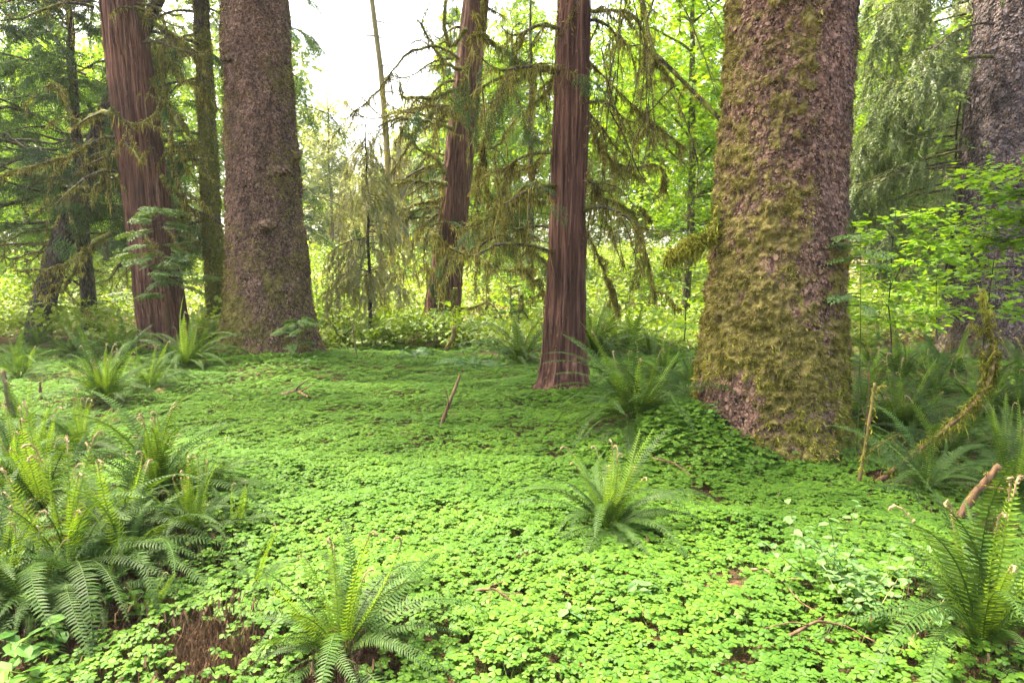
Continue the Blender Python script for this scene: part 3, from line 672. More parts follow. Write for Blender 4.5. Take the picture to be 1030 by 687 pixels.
for k in range(26):
    h = r.uniform(1.8, 8); a = r.uniform(R(150), R(250)); L = r.uniform(1.2, 2.6)
    o, tips = limb(tG, limb_path([.15 * math.cos(a), .15 * math.sin(a), h], [math.cos(a), math.sin(a), .1], L, .9, .2, .2, 14, 1500 + k), .03, .006, M['hemlock'], 6, 90, .05, .25, 1600 + k, (.3, .8), 1.2, width=.012)
    for T in tips[:2]: spray_along(F, T, 6, .4, SPRAY, r)
F.build('foliage', M['hem_leaf'], tG)

tH, pH = slim(33, 346, 'dark mossy trunk leaning steeply to the right at the left edge of the clearing', 'hemlock_tree', (2.3, .4), 9, .21, M['hemlock'], MID, 121, off=.6, nf=9000, mosslv=.0, bend=(-.6, 0))
r = np.random.default_rng(105); F = Acc()
for k in range(30):
    h = r.uniform(1.2, 8); a = r.uniform(R(-15), R(195)); L = r.uniform(1.0, 3.2); f = h / 6
    p0 = [2.3 * f - .6 * f * (1 - f), .4 * f, h]
    o, tips = limb(tH, limb_path(p0, [math.cos(a), math.sin(a), .15], L, .55, .5, .3, 14, 1700 + k), .032, .006, M['hemlock'], 6, 60, .04, .2, 1800 + k, (.4, 1.1), .6, width=.012)
    if h > 2.4:
        for T in tips[:4]: spray_along(F, T, 6, .42, SPRAY, r, droop=.2)
F.build('foliage', M['hem_leaf'], tH)

def conif(name, label, x, y, group, **kw):
    t = thing(name, label, 'tree', (x, y, tz(x, y)), group); conifer(t, branch_obj='each', **kw); return t
conif('hemlock_tree', 'dark hemlock with flat layered boughs behind the leaning red cedar trunk', -9.2, 14.5, MID, H=10.5, hb=2.2, Rb=3.0, nb=95, per=22, size=.5, tm=SPRAY, leaf=M['hem_leaf'], bark=M['hemlock'], seed=5, r_trunk=.16, rise=.25, droop=.45)
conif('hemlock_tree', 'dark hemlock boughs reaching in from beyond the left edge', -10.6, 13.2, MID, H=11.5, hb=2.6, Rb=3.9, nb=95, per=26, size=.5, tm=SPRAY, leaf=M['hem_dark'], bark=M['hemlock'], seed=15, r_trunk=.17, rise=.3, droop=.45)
conif('hemlock_tree', 'hemlock with green boughs showing right of the big brown spruce', -5.6, 17.5, MID, H=11, hb=2.0, Rb=2.2, nb=46, per=20, size=.5, tm=SPRAY, leaf=M['hem_leaf'], bark=M['hemlock'], seed=6, r_trunk=.14, rise=.1, droop=.7)
conif('hemlock_tree', 'hemlock behind and between the two central red cedars', .5, 18.5, MID, H=10, hb=1.8, Rb=2.0, nb=34, per=14, size=.42, tm=SPRAY, leaf=M['hem_leaf'], bark=M['hemlock'], seed=7, r_trunk=.12, rise=.1, droop=.6)
# young spruce in the bright gap
pI = at(373, 346); tI = thing('young_spruce', 'young spruce with a thin bare stem and drooping pale mossy boughs in the bright gap', 'tree', pI, MID)
conifer(tI, branch_obj='each', H=4.4, hb=1.15, Rb=1.25, nb=95, per=15, size=.40, tm=NEEDLE, leaf=M['pale_leaf'], bark=M['hemlock'], seed=9, r_trunk=.045, rise=.15, droop=.65, shape=.7, sdroop=.9)
p = at(925, 352); t = thing('young_spruce', 'young spruce with a thin dark stem right of the widest mossy trunk', 'tree', (p[0], 11.5, tz(p[0], 11.5)), MID)
conifer(t, branch_obj='each', H=4.6, hb=1.3, Rb=1.5, nb=60, per=12, size=.4, tm=NEEDLE, leaf=M['spr_leaf'], bark=M['hemlock'], seed=10, r_trunk=.04, rise=.1, droop=.5, sdroop=.8)

# ------------------------------------------------------------------ leafy saplings
def sapling(name, label, x, y, H, nb, L, leaf, leaf_size, mat, seed, az=(0, 6.28), per=14, group=None, cat='sapling', bark='hemlock', hb=.35, r0=.012, flatl=.12, lean=(0, 0), z=None):
    r = np.random.default_rng(seed); t = thing(name, label, cat, (x, y, tz(x, y)), group); St, F = Acc(), Acc()
    hh = np.linspace(-.05, H, 12); c = np.stack([lean[0] * (hh / H) ** 1.5, lean[1] * (hh / H) ** 1.5, hh], -1); c[1:, :2] += np.cumsum(r.normal(0, .012 * H / 2, (11, 2)), 0)
    St.add(*tube(c, np.linspace(r0, .003, 12), 6), .3)
    for b in range(nb):
        u = r.uniform(hb, 1); h = H * u; k = min(10, int(u * 11)); a = r.uniform(*az); ln = L * r.uniform(.5, 1.1) * (1.15 - .6 * u)
        Pp = limb_path(c[k], [math.cos(a), math.sin(a), .25], ln, .25, .1, .25, 10, int(r.integers(1e6))); St.add(*tube(Pp, np.linspace(r0 * .45, .0015, len(Pp)), 4), .3)
        n = max(4, int(per * ln / L)); ti = r.uniform(.15, 1, n) * 10; ki = np.minimum(ti.astype(int), 9); q = Pp[ki] + (Pp[ki + 1] - Pp[ki]) * (ti - ki)[:, None]
        dr = nrm(Pp[ki + 1] - Pp[ki]); an = r.choice([-1, 1], n) * r.uniform(.5, 1.3, n)
        d = np.stack([dr[:, 0] * np.cos(an) - dr[:, 1] * np.sin(an), dr[:, 0] * np.sin(an) + dr[:, 1] * np.cos(an), r.normal(-.15, .2, n)], -1)
        q = q + nrm(d) * leaf_size * r.uniform(0, 1.6, (n, 1)); q[:, 2] += r.normal(0, flatl * leaf_size, n)
        F.inst(leaf, q, frames(d, nrm(np.array([0, 0, 1]) + r.normal(0, .3, (n, 3))), leaf_size * r.uniform(.7, 1.2, n)))
    St.build('stem', M[bark], t, True, 'moss'); F.build('leaves', M[mat], t); return t
SAP = 'leafy saplings under the big trees'
p = space(1035, 300, 7.2); sapling('vine_maple', 'vine maple spreading bright yellow-green layered leaves before the grey-purple spruce', p[0], 7.2, 2.75, 34, 1.6, MAPLE, .10, 'vine', 1, az=(R(120), R(260)), per=80, group=SAP, r0=.02, hb=.6, flatl=.5)
p = space(990, 300, 6.6); sapling('vine_maple', 'low vine maple sapling with pale leaves above the ferns by the right edge', p[0], 6.6, 1.75, 18, .8, MAPLE, .085, 'vine', 2, per=40, group=SAP, hb=.6)
p = space(895, 300, 8.4); sapling('huckleberry_sapling', 'loose bright green sapling between the widest trunk and the grey-purple spruce', p[0], 8.4, 2.3, 34, 1.1, LEAF6, .10, 'vine', 3, per=46, group=SAP, hb=.35)
p = space(945, 300, 9.6); sapling('huckleberry_sapling', 'taller thin sapling with small yellowish leaves left of the grey-purple spruce', p[0], 9.6, 2.5, 34, 1.1, LEAF6, .10, 'vine', 4, per=46, group=SAP, hb=.3)
p = space(690, 300, 10.5); sapling('huckleberry_sapling', 'green sapling with dark stem just left of the widest trunk', p[0], 10.5, 2.4, 36, 1.0, LEAF6, .1, 'maple', 5, per=24, group=SAP, hb=.3)
for k, (px, dist, H, lab) in enumerate(((95, 15.5, 1.5, 'bushy shrub in the meadow between the leaning trunk and the red cedar'), (335, 14.5, 1.3, 'bushy shrub in the meadow right of the big brown spruce'), (400, 19, 1.8, 'shrub in the meadow between the young spruce and the leaning cedar'),
                                (515, 16, 1.6, 'shrub in the meadow between the two central red cedars'), (632, 15, 1.8, 'shrub in the meadow between the slim cedar and the green sapling'), (20, 18, 2.0, 'shrub in the meadow at the far left edge'))):
    p = space(px, 300, dist); sapling('shrub', lab, p[0], dist, H, 46, .9, LEAF6, .11, 'vine' if k % 2 else 'maple', 40 + k, per=26, group='shrubs in the bright meadow', cat='shrub', hb=.15, r0=.02)
# hemlock seedlings with flat fans
def seedling(name, label, x, y, H, nb, L, size, seed, az=(0, 6.28), hb=.3, lean=(0, 0), group=SAP, z0=None, mat='hem_light'):
    r = np.random.default_rng(seed); t = thing(name, label, 'sapling', (x, y, tz(x, y) if z0 is None else z0), group); St, F = Acc(), Acc()
    hh = np.linspace(-.05, H, 10); c = np.stack([lean[0] * (hh / H) ** 2, lean[1] * (hh / H) ** 2, hh], -1); St.add(*tube(c, np.linspace(.002 + .0022 * H, .0015, 10), 5), .6)
    for b in range(nb):
        u = r.uniform(hb, 1); pb = np.array([np.interp(u * H, hh, c[:, q]) for q in range(3)]); a = r.uniform(*az); ln = L * r.uniform(.6, 1.1) * (1.1 - .65 * u)
        Pp = limb_path(pb, [math.cos(a), math.sin(a), .15], ln, .3, .1, .15, 8, int(r.integers(1e6))); St.add(*tube(Pp, np.linspace(.005, .0015, len(Pp)), 4), .2)
        spray_along(F, Pp, 5, size, SPRAY_S, r, .1, yaw=.7, droop=.12)
    St.build('stem', M['hemlock'], t, True, 'moss'); F.build('leaves', M[mat], t); return t
p = space(168, 300, 10.6); seedling('hemlock_sapling', 'small hemlock sapling with flat green fans in front of the left red cedar trunk', p[0], 10.6, 2.45, 34, .75, .26, 1, lean=(-.1, 0), hb=.35)
p = space(300, 330, 9.9); seedling('hemlock_sapling', 'tiny hemlock seedling at the foot of the big brown spruce', p[0], 9.9, .75, 14, .4, .18, 3)
p = space(842, 330, 4.75); seedling('hemlock_sapling', 'thin hemlock sapling with small flat sprays over the right edge of the widest trunk', 2.62, 4.95, 1.75, 11, .34, .13, 2, az=(R(110), R(330)), hb=.62, lean=(-.12, -.1))
p = space(440, 320, 13.5); sapling('huckleberry_sapling', 'small leafy shoot at the foot of the leaning cedar in the meadow', p[0], 13.5, 1.1, 14, .4, LEAF6, .07, 'vine', 8, per=12, group=SAP)

# ------------------------------------------------------------------ ferns
TIPS = {}
def frond_mesh(name, mat, L, phi0, phi1, pw=1.2, hook=0.0, width=.085, npin=40, side=.0, seed=0, fold=.18, sparse=0, pwid=.66):
    r = np.random.default_rng(seed); n = 26; s = np.linspace(0, 1, n); ph = R(phi0) + (R(phi1) - R(phi0)) * s ** pw
    if hook: ph = ph - hook * sm(s, .84, 1.0)
    dx, dz = np.cos(ph), np.sin(ph); st = L / (n - 1)
    sl = np.ones(n); 
    if hook: sl = 1 - .75 * sm(s, .84, 1)
    x = np.r_[0, np.cumsum(dx * sl * st)[:-1]]; z = np.r_[0, np.cumsum(dz * sl * st)[:-1]]; y = side * s ** 2 * L
    C = np.stack([x, y, z], -1); T = nrm(np.gradient(C, axis=0)); A = Acc()
    A.add(*tube(C, np.linspace(.0042, .0012, n), 4))
    Y = np.tile([0, 1.0, 0], (n, 1)); Nn = np.cross(T, Y)
    for k in range(npin):
        u = .14 + .855 * (k + .5) / npin
        for sg in (-1, 1):
            if sparse and r.uniform() < sparse: continue
            uu = min(.995, u + sg * .2 / npin); f = uu * (n - 1); i = min(n - 2, int(f)); f -= i
            c = C[i] * (1 - f) + C[i + 1] * f; t = T[i]; nv = Nn[i]
            ln = width * min(1, (uu - .08) / .16) * (1 - uu) ** .55 * 1.25 * r.uniform(.88, 1.08)
            if hook: ln *= 1 - .8 * sm(uu, .7, .95)
            w = .5 * L * .86 / npin * pwid
            d = nrm(sg * Y[i] + t * r.uniform(.15, .32) + nv * (-fold + r.normal(0, .08)))
            b = c - t * w * .8; tp = c + t * w
            m = c + d * ln * .55; tip = c + d * ln + t * ln * .22 - nv * 0
            A.add(np.array([b, tp, m + t * w * .95, m - t * w * .55, tip]), [np.array([[0, 3, 2, 1]]), np.array([[3, 4, 2]])])
    me = A.mesh(name, mat)
    if hook:
        B = Acc(); k = 20; B.add(*tube(C[k:], np.linspace(.003, .0075, n - k), 6))
        q = np.repeat(C[k:], 14, 0); dd = r.normal(0, 1, q.shape); Mx = frames(dd, r.normal(0, 1, q.shape), .016); Mx[:, :, 1] *= .2; B.inst(STRAND, q, Mx); TIPS[me.name] = B.mesh('curled_tip', M['curl'])
    return me

FR = dict(arch=[], flat=[], up=[], young=[], dead=[], deer=[])
for k in range(6): FR['arch'].append(frond_mesh('frond', M['frond'], 1, 74 - 8 * (k % 3), -38 - 8 * (k % 4), 1.0, 0, .082, 42, (-.18, .12, .2, -.1, .05, -.22)[k], k))
for k in range(4): FR['flat'].append(frond_mesh('frond', M['frond'], 1, 46 - 8 * k, -56 - 4 * k, .9, 0, .08, 40, (.2, -.15, .1, -.22)[k], 20 + k))
for k in range(4): FR['up'].append(frond_mesh('frond', M['frond'], 1, 80, 22 - 12 * k, 1.4, 0, .078, 40, (.1, -.12, .15, -.08)[k], 30 + k))
for k in range(5): FR['young'].append(frond_mesh('young_frond', M['young'], 1, 88, 74 - 5 * k, 1.5, (3.2, 2.4, 3.6, 0, 2.8)[k], .074, 34, (.05, -.08, .1, .04, -.05)[k], 40 + k, .3, 0, .52))
for k in range(4): FR['dead'].append(frond_mesh('dead_frond', M['dead'], 1, 15 - 12 * k, -70 + 6 * k, .7, 0, .06, 30, (.2, -.3, .1, .3)[k], 50 + k, .6, .25))
for k in range(3): FR['deer'].append(frond_mesh('frond', M['deer'], 1, 62 - 12 * k, -75, .9, 0, .10, 24, (.1, -.1, .15)[k], 60 + k, .1))

FERN_N = [0]
def fern(px, py, L, n_old, n_new, n_dead, label, kind='sword', group='sword ferns on the forest floor', pos=None, upf=.15, az_bias=None):
    FERN_N[0] += 1; L = L * (.97 if px < 260 and py > 420 else 1.08); r = np.random.default_rng(3000 + FERN_N[0]); p = at(px, py) if pos is None else pos
    t = thing('deer_fern' if kind == 'deer' else 'sword_fern', label, 'fern', p, group)
    A = Acc(); rr = .05 * L; tt = np.linspace(-1, 1, 6)      # the scaly crown the fronds rise from
    A.add(*tube(np.stack([0 * tt, 0 * tt, -.05 + .05 * (tt + 1) * L], -1), rr * np.array([1.5, 1.5, 1.3, 1.1, .8, .3]), 8), 0); A.build('rootstock', M['wood'], t, True, 'moss')
    def put(key, i, n, smin, smax, name):
        me = FR[key][int(r.integers(len(FR[key])))]; o = link(name, me, t); a = 2 * math.pi * (i + r.uniform(-.35, .35)) / max(n, 1) * (1 if n > 3 else 1) + ph
        o.rotation_euler = (r.normal(0, .26), r.normal(0, .2), a); s = L * r.uniform(smin, smax); o.scale = (s, s * r.uniform(.85, 1.15), s)
        o.location = (math.cos(a) * rr * .5, math.sin(a) * rr * .5, .02)
        if me.name in TIPS: link('curled_tip', TIPS[me.name], o)
    n_old = int(n_old * 2.6); n_new = int(n_new * 1.25); n_dead = int(n_dead * 1.6); ph = r.uniform(0, 6.28); base = 'deer' if kind == 'deer' else None
    for i in range(n_old):
        key = base or ('up' if r.uniform() < upf else ('flat' if r.uniform() < .38 else 'arch')); put(key, i, n_old, .5, 1.18, 'frond')
    ph = r.uniform(0, 6.28)
    for i in range(n_new): put('young', i, n_new, .62, 1.0, 'young_frond')
    for i in range(n_dead): put('dead', i, n_dead, .5, .9, 'dead_frond')
    return t

fern(612, 540, .60, 17, 10, 4, 'lone sword fern with upright young fronds in the middle of the green carpet')
fern(640, 428, .92, 26, 7, 5, 'broad arching sword fern between the slim cedar and the widest mossy trunk')
fern(985, 664, .70, 18, 10, 5, 'large bright sword fern in the lower right corner of the green carpet', upf=.4)
fern(1018, 508, .70, 16, 6, 3, 'sword fern at the right edge behind the broken log stick')
fern(905, 440, .85, 22, 6, 4, 'dark shaded sword fern just right of the widest mossy trunk')
fern(985, 425, .72, 16, 10, 3, 'bright upright sword fern behind the curved mossy branch', upf=.5)
fern(905, 385, .75, 16, 6, 3, 'sword fern with yellowish fronds farther back, right of the widest trunk', upf=.4)
fern(955, 470, .70, 16, 2, 5, 'low dark sword fern beneath the curved mossy branch')
fern(1025, 420, .75, 16, 3, 3, 'dark sword fern below the low vine maple sapling')
fern(345, 668, .52, 14, 8, 6, 'sword fern with curled brown tips over bare soil near the bottom edge')
fern(146, 634, .30, 2, 4, 1, 'little sword fern with four bright fronds')
fern(70, 590, .72, 18, 9, 9, 'big sword fern with dead brown skirt on the left mound', upf=.1)
fern(196, 548, .50, 12, 10, 4, 'sword fern with tall curled shoots beside the left mound')
fern(160, 510, .70, 17, 14, 4, 'bright upright sword fern clump on the left, the tallest there', upf=.45)
fern(82, 465, .62, 15, 9, 3, 'sword fern with pale curled tips behind the bright upright clump')
fern(108, 410, .80, 18, 12, 3, 'wide yellow-green sword fern below the left red cedar trunk', upf=.35)
fern(186, 376, 1.0, 22, 6, 4, 'sword fern growing between the left cedar and the big brown spruce')
fern(18, 500, .70, 18, 5, 4, 'sword fern cut by the left edge beside the tall bright clump')
fern(5, 610, .60, 16, 5, 6, 'dark sword fern in the lower left corner')
fern(255, 600, .34, 6, 2, 1, 'small flat sword fern left of the one with curled brown tips')
for px, py, L, lab in ((75, 362, .75, 'dark sword fern near the foot of the leaning mossy trunk'), (118, 362, .75, 'dark sword fern left of the red cedar foot'),
                       (20, 385, .75, 'blue-green sword fern at the far left edge of the carpet'), (40, 352, .7, 'sword fern at the base of the leaning mossy trunk')):
    fern(px, py, L, 15, 3, 2, lab)
fern(418, 364, .62, 16, 0, 1, 'low glossy blue-green fern in front of the leaning meadow cedar', 'deer', 'glossy ferns at the back of the carpet')
fern(478, 372, .62, 16, 0, 1, 'glossy dark fern between the two central red cedars', 'deer', 'glossy ferns at the back of the carpet')
fern(522, 368, 1.0, 20, 5, 3, 'sword fern against the left foot of the slim red cedar')
fern(598, 362, 1.25, 20, 8, 3, 'tall sword fern behind the slim red cedar, right of its foot', upf=.4)
fern(625, 358, 1.3, 20, 8, 3, 'large sword fern at the meadow edge between slim cedar and widest trunk', upf=.4)
fern(693, 398, .70, 18, 3, 3, 'shaded sword fern against the left flank of the widest mossy trunk')
fern(668, 385, .75, 18, 3, 3, 'sword fern behind the shaded one left of the widest mossy trunk')
fern(345, 352, .7, 12, 3, 2, 'sword fern at the foot of the young pale spruce')
fern(455, 352, .8, 14, 3, 2, 'sword fern at the right foot of the leaning meadow cedar')
fern(875, 372, .75, 14, 3, 2, 'small dark sword fern close behind the widest trunk on its right')

for px, py, L, no, nn, lab in ((868, 425, .8, 16, 2, 'dark sword fern hard against the right flank of the widest trunk'), (940, 405, .8, 16, 5, 'sword fern half way back between the dark shaded one and the bright upright one'),
                       (930, 500, .6, 14, 1, 'small low dark sword fern at the foot of the upright mossy stick'), (1010, 470, .75, 16, 4, 'sword fern above the broken log stick'),
                       (960, 378, .8, 14, 4, 'sword fern in front of the grey-purple spruce, at the back'), (1035, 385, .8, 14, 3, 'sword fern at the back by the right edge'),
                       (118, 545, .55, 13, 4, 'sword fern wedged between the big left fern and the tall bright clump'), (205, 505, .5, 12, 6, 'small sword fern on the right side of the tall bright clump'),
                       (45, 470, .55, 12, 5, 'sword fern near the left edge, behind the row of curled pale tips'), (35, 625, .5, 12, 3, 'small dark sword fern above the broad-leaved herb in the corner'),
                       (100, 612, .42, 11, 2, 'drooping sword fern just above the little fern with four fronds'), (235, 545, .4, 10, 3, 'little sword fern at the edge of the carpet, right of the left mound'),
                       (45, 520, .7, 15, 8, 'sword fern with a row of curled pale tips beside the left mound'), (130, 575, .62, 13, 3, 'arching sword fern drooping right from the left mound'),
                       (20, 445, .65, 14, 4, 'sword fern at the left edge behind the dark stub'), (150, 395, .7, 14, 4, 'sword fern just below the red cedar foot'),
                       (560, 352, .8, 14, 3, 'sword fern hidden partly behind the slim red cedar foot'), (395, 350, .7, 12, 3, 'sword fern left of the low glossy fern'),
                       (655, 362, .9, 14, 4, 'sword fern at the meadow edge next to the green sapling')):
    fern(px, py, L, no, nn, 3, lab)

# ------------------------------------------------------------------ sticks, logs and herbs
def stick(name, label, pts, rad, seed=0, forks=0, mosslv=.1, per_m=0, mean=.03, group='fallen sticks and dead branches', lab2='stick'):
    r = np.random.default_rng(seed); base = np.array(pts[0], float); t = thing(name, label, lab2, base, group); K = np.array(pts, float) - base
    s = np.linspace(0, 1, 22); u = np.r_[0, np.cumsum(np.linalg.norm(np.diff(K, axis=0), axis=1))]; u /= u[-1]
    P = np.stack([np.interp(s, u, K[:, i]) for i in range(3)], -1)
    for _ in range(2): P[1:-1] = (P[:-2] + P[1:-1] * 2 + P[2:]) / 4
    P[1:-1] += r.normal(0, rad[0] * .07, (20, 3)); A, B = Acc(), Acc()
    rr = np.linspace(rad[0], rad[1], 22) * (1 + .15 * r.uniform(-1, 1, 22)); A.add(*tube(P, rr, 9), mosslv + .3 * np.repeat(r.uniform(-1, 1, 22), 9))
    for f in range(forks):
        k = int(r.integers(6, 19)); d = nrm(P[k + 1] - P[k]) + r.normal(0, .7, 3); T = limb_path(P[k], d, r.uniform(.08, .3), .2, .1, .4, 8, seed + f); A.add(*tube(T, np.linspace(rr[k] * .5, .002, 9), 5), mosslv)
        if per_m: strands_on(B, T, per_m, mean, .1, r, .005, .006)
    A.build('shaft', M['wood'], t, True, 'moss')
    if per_m:
        strands_on(B, P, per_m, mean, .14, r, .006, rad[0] * 1.0); B.build('hanging_moss', M['moss_green'], t)
    return t
g0 = at(441, 436); stick('dead_stick', 'short crooked brown stick standing upright in the green carpet', [g0 - [0, 0, .05], g0, space(452, 405, g0[1]), space(457, 393, g0[1]), space(463, 377, g0[1] + .02)], (.020, .011), 1, 2)
g0 = at(868, 498); stick('mossy_branch', 'curved fallen branch hung with moss over the ferns on the right', [g0, space(905, 468, 4.35), space(945, 437, 4.4), space(985, 402, 4.5), space(1002, 372, 4.6), space(998, 330, 4.7), space(985, 290, 4.8)], (.02, .006), 2, 6, .5, 700, .045, lab2='branch')
g0 = at(958, 532); stick('log_stick', 'thick broken log stick jutting from the ground beside the right ferns', [g0 - [.03, 0, .06], g0, space(980, 497, g0[1] - .05), space(1006, 468, g0[1] - .1)], (.023, .019), 3, 1, .2, 120, .03, lab2='stick')
g0 = at(862, 497); stick('mossy_stick', 'thin upright mossy stick in front of the dark ferns', [g0 - [0, 0, .05], g0, space(872, 440, g0[1]), space(880, 385, g0[1])], (.012, .009), 4, 2, .7, 160, .02)
g0 = at(862, 470); stick('dead_twig', 'slender bare grey twig rising right of the widest trunk', [g0, space(872, 420, 4.9), space(876, 350, 4.9)], (.006, .003), 5, 4, .0)
g0 = at(16, 425); stick('dead_stick', 'bent dark stub of a branch standing at the left edge', [g0 - [0, 0, .05], g0, space(8, 400, g0[1]), space(3, 372, g0[1])], (.035, .016), 6, 2, .3)
g0 = at(44, 410); stick('dead_stick', 'thin brown broken stem beside the wide yellow-green fern', [g0 - [0, 0, .05], g0, space(41, 398, g0[1]), space(40, 384, g0[1])], (.018, .012), 7, 0, .1)
g0 = at(255, 508); stick('dead_stick', 'tiny snapped stump of a stem in the carpet near the left ferns', [g0 - [0, 0, .03], g0, space(256, 498, g0[1])], (.012, .010), 8, 0, .0)
g0 = at(360, 366); stick('dead_stick', 'thin pale stem standing at the back of the carpet left of the young spruce foot', [g0, space(357, 345, g0[1]), space(354, 322, g0[1])], (.012, .006), 9, 2, .0)
g0 = at(446, 356); stick('mossy_stick', 'short mossy stump of a stem at the foot of the leaning meadow cedar', [g0 - [0, 0, .05], g0, space(456, 340, g0[1]), space(457, 328, g0[1])], (.05, .04), 10, 0, .9, 300, .04)
g0 = at(195, 405); stick('mossy_log', 'dark rotting log sloping out from the foot of the big brown spruce', [at(160, 400) + [0, 0, .02], space(182, 384, 8.9), space(205, 368, 9.3)], (.07, .09), 11, 1, .45, 60, .03, lab2='log')
gA, gB = at(300, 400), at(296, 404)
stick('dead_stick', 'orange-brown rotting stick lying in the carpet right of the big brown spruce', [at(284, 404) + [0, 0, .07], at(300, 403) + [0, 0, .11], at(310, 407) + [0, 0, .08]], (.03, .015), 12, 2, .0)
g0 = at(600, 545); stick('dead_twig', 'slim brown twig lying on the carpet in front of the lone fern', [at(560, 560) + [0, 0, .06], at(585, 575) + [0, 0, .07], at(600, 583) + [0, 0, .05]], (.005, .003), 13, 2, 0)

for k, (x0, y0, x1, y1, lab) in enumerate(((470, 612, 520, 625, 'thin brown twig lying in the carpet near the bottom middle'), (745, 590, 790, 604, 'thin twig lying in the carpet left of the pale huckleberry seedling'), (330, 470, 372, 462, 'fallen twig lying in the carpet right of the left fern bank'),
                                   (655, 470, 700, 492, 'fallen twig lying in the carpet below the widest trunk'), (790, 660, 850, 648, 'fallen twig lying in the carpet at the bottom, left of the corner fern'))):
    a, b = at(x0, y0), at(x1, y1); m = (a + b) / 2 + [.01, .02, .1]; stick('dead_twig', lab, [a + [0, 0, .07], m, b + [0, 0, .07]], (.007, .003), 60 + k, 3, 0, group='twigs fallen on the carpet')
def herb(label, px, py, n, H, leaf_size, mat, seed, spread=.2, name='herb', leafn=8, group='small herbs in the carpet', leaf=LEAF6):
    p = at(px, py); r = np.random.default_rng(seed); t = thing(name, label, 'plant', p, group); St, F = Acc(), Acc()
    for k in range(n):
        a = r.uniform(0, 6.28); p0 = np.array([r.normal(0, spread * .35), r.normal(0, spread * .35), -.02]); Pp = limb_path(p0, [math.cos(a) * .5, math.sin(a) * .5, 1], H * r.uniform(.7, 1.2), .35, 0, .25, 10, seed * 50 + k)
        St.add(*tube(Pp, np.linspace(.003, .0012, 11), 4), 0); m = leafn; ti = np.linspace(4, 10, m); ki = np.minimum(ti.astype(int), 9); q = Pp[ki] + (Pp[ki + 1] - Pp[ki]) * (ti - ki)[:, None]
        an = np.arange(m) * 2.4 + r.uniform(0, 6); d = np.stack([np.cos(an), np.sin(an), r.normal(-.1, .2, m)], -1)
        F.inst(leaf, q, frames(d, nrm(np.array([0, 0, 1]) + r.normal(0, .25, (m, 3))), leaf_size * r.uniform(.7, 1.2, m)))
    St.build('stem', M['stalk'], t); F.build('leaves', M[mat], t)
herb('pale huckleberry seedling with small oval leaves left of the corner fern', 850, 600, 18, .36, .042, 'herb', 1, .25, 'huckleberry_seedling', 11)
herb('pale leafy shoot near the bottom edge below the corner fern', 895, 640, 12, .26, .04, 'herb', 2, .2, 'huckleberry_seedling', 10)
herb('small blue-green herb with narrow leaves right of the lone fern', 640, 600, 3, .2, .07, 'herb', 3, .1, 'herb', 7)
herb('little blue-green herb with a rosette of leaves below the lone fern', 577, 628, 2, .14, .06, 'herb', 4, .06, 'herb', 7)
herb('herb with narrow pale leaves in front of the widest trunk', 720, 520, 2, .13, .06, 'herb', 5, .1, 'herb', 7)
herb('leafy herbs growing round the foot of the big brown spruce', 300, 372, 10, .3, .05, 'herb', 8, .45, 'herb', 8)
herb('small leafy shoots at the left foot of the widest trunk', 700, 425, 8, .2, .045, 'broad', 9, .3, 'herb', 8)
herb('broad-leaved green herb in the lower left corner below the big fern', 62, 655, 7, .24, .075, 'broad', 6, .25, 'broad_leaved_herb', 6)
herb('broad-leaved herb shoot left of the little fern with four fronds', 95, 632, 3, .2, .07, 'broad', 7, .12, 'broad_leaved_herb', 6)

# ------------------------------------------------------------------ the green carpet (wood sorrel)
r = np.random.default_rng(4001)
def carpet_pts(n, y0, y1):
    y = np.sqrt(r.uniform(y0 ** 2, y1 ** 2, n)); x = r.uniform(-1, 1, n) * (.88 * y + 1.2); return x, y
TR = [(pE, .66), (pB, .86), (pA, .48), (pD, .37), (pF, 1.0)]
BARE = [(at(212, 676), .20), (at(520, 556), .07), (at(85, 600), .42), (at(745, 605), .05), (at(738, 682), .08), (at(925, 480), .5), (at(1000, 545), .22), (at(120, 640), .13), (at(440, 655), .06), (at(690, 560), .04), (at(60, 520), .35), (at(150, 562), .28), (at(85, 475), .3), (at(30, 640), .35), (at(190, 555), .2), (at(150, 515), .3), (at(345, 672), .15), (at(612, 545), .08), (at(640, 428), .15), (at(975, 640), .3), (at(105, 412), .3), (at(30, 500), .4), (at(45, 560), .3), (at(355, 690), .12), (at(940, 460), .5), (at(200, 650), .12)]
A = Acc(); CL = [clover_t(1, k) for k in range(5)]; CLO = [clover_t(0, 9 + k) for k in range(3)]
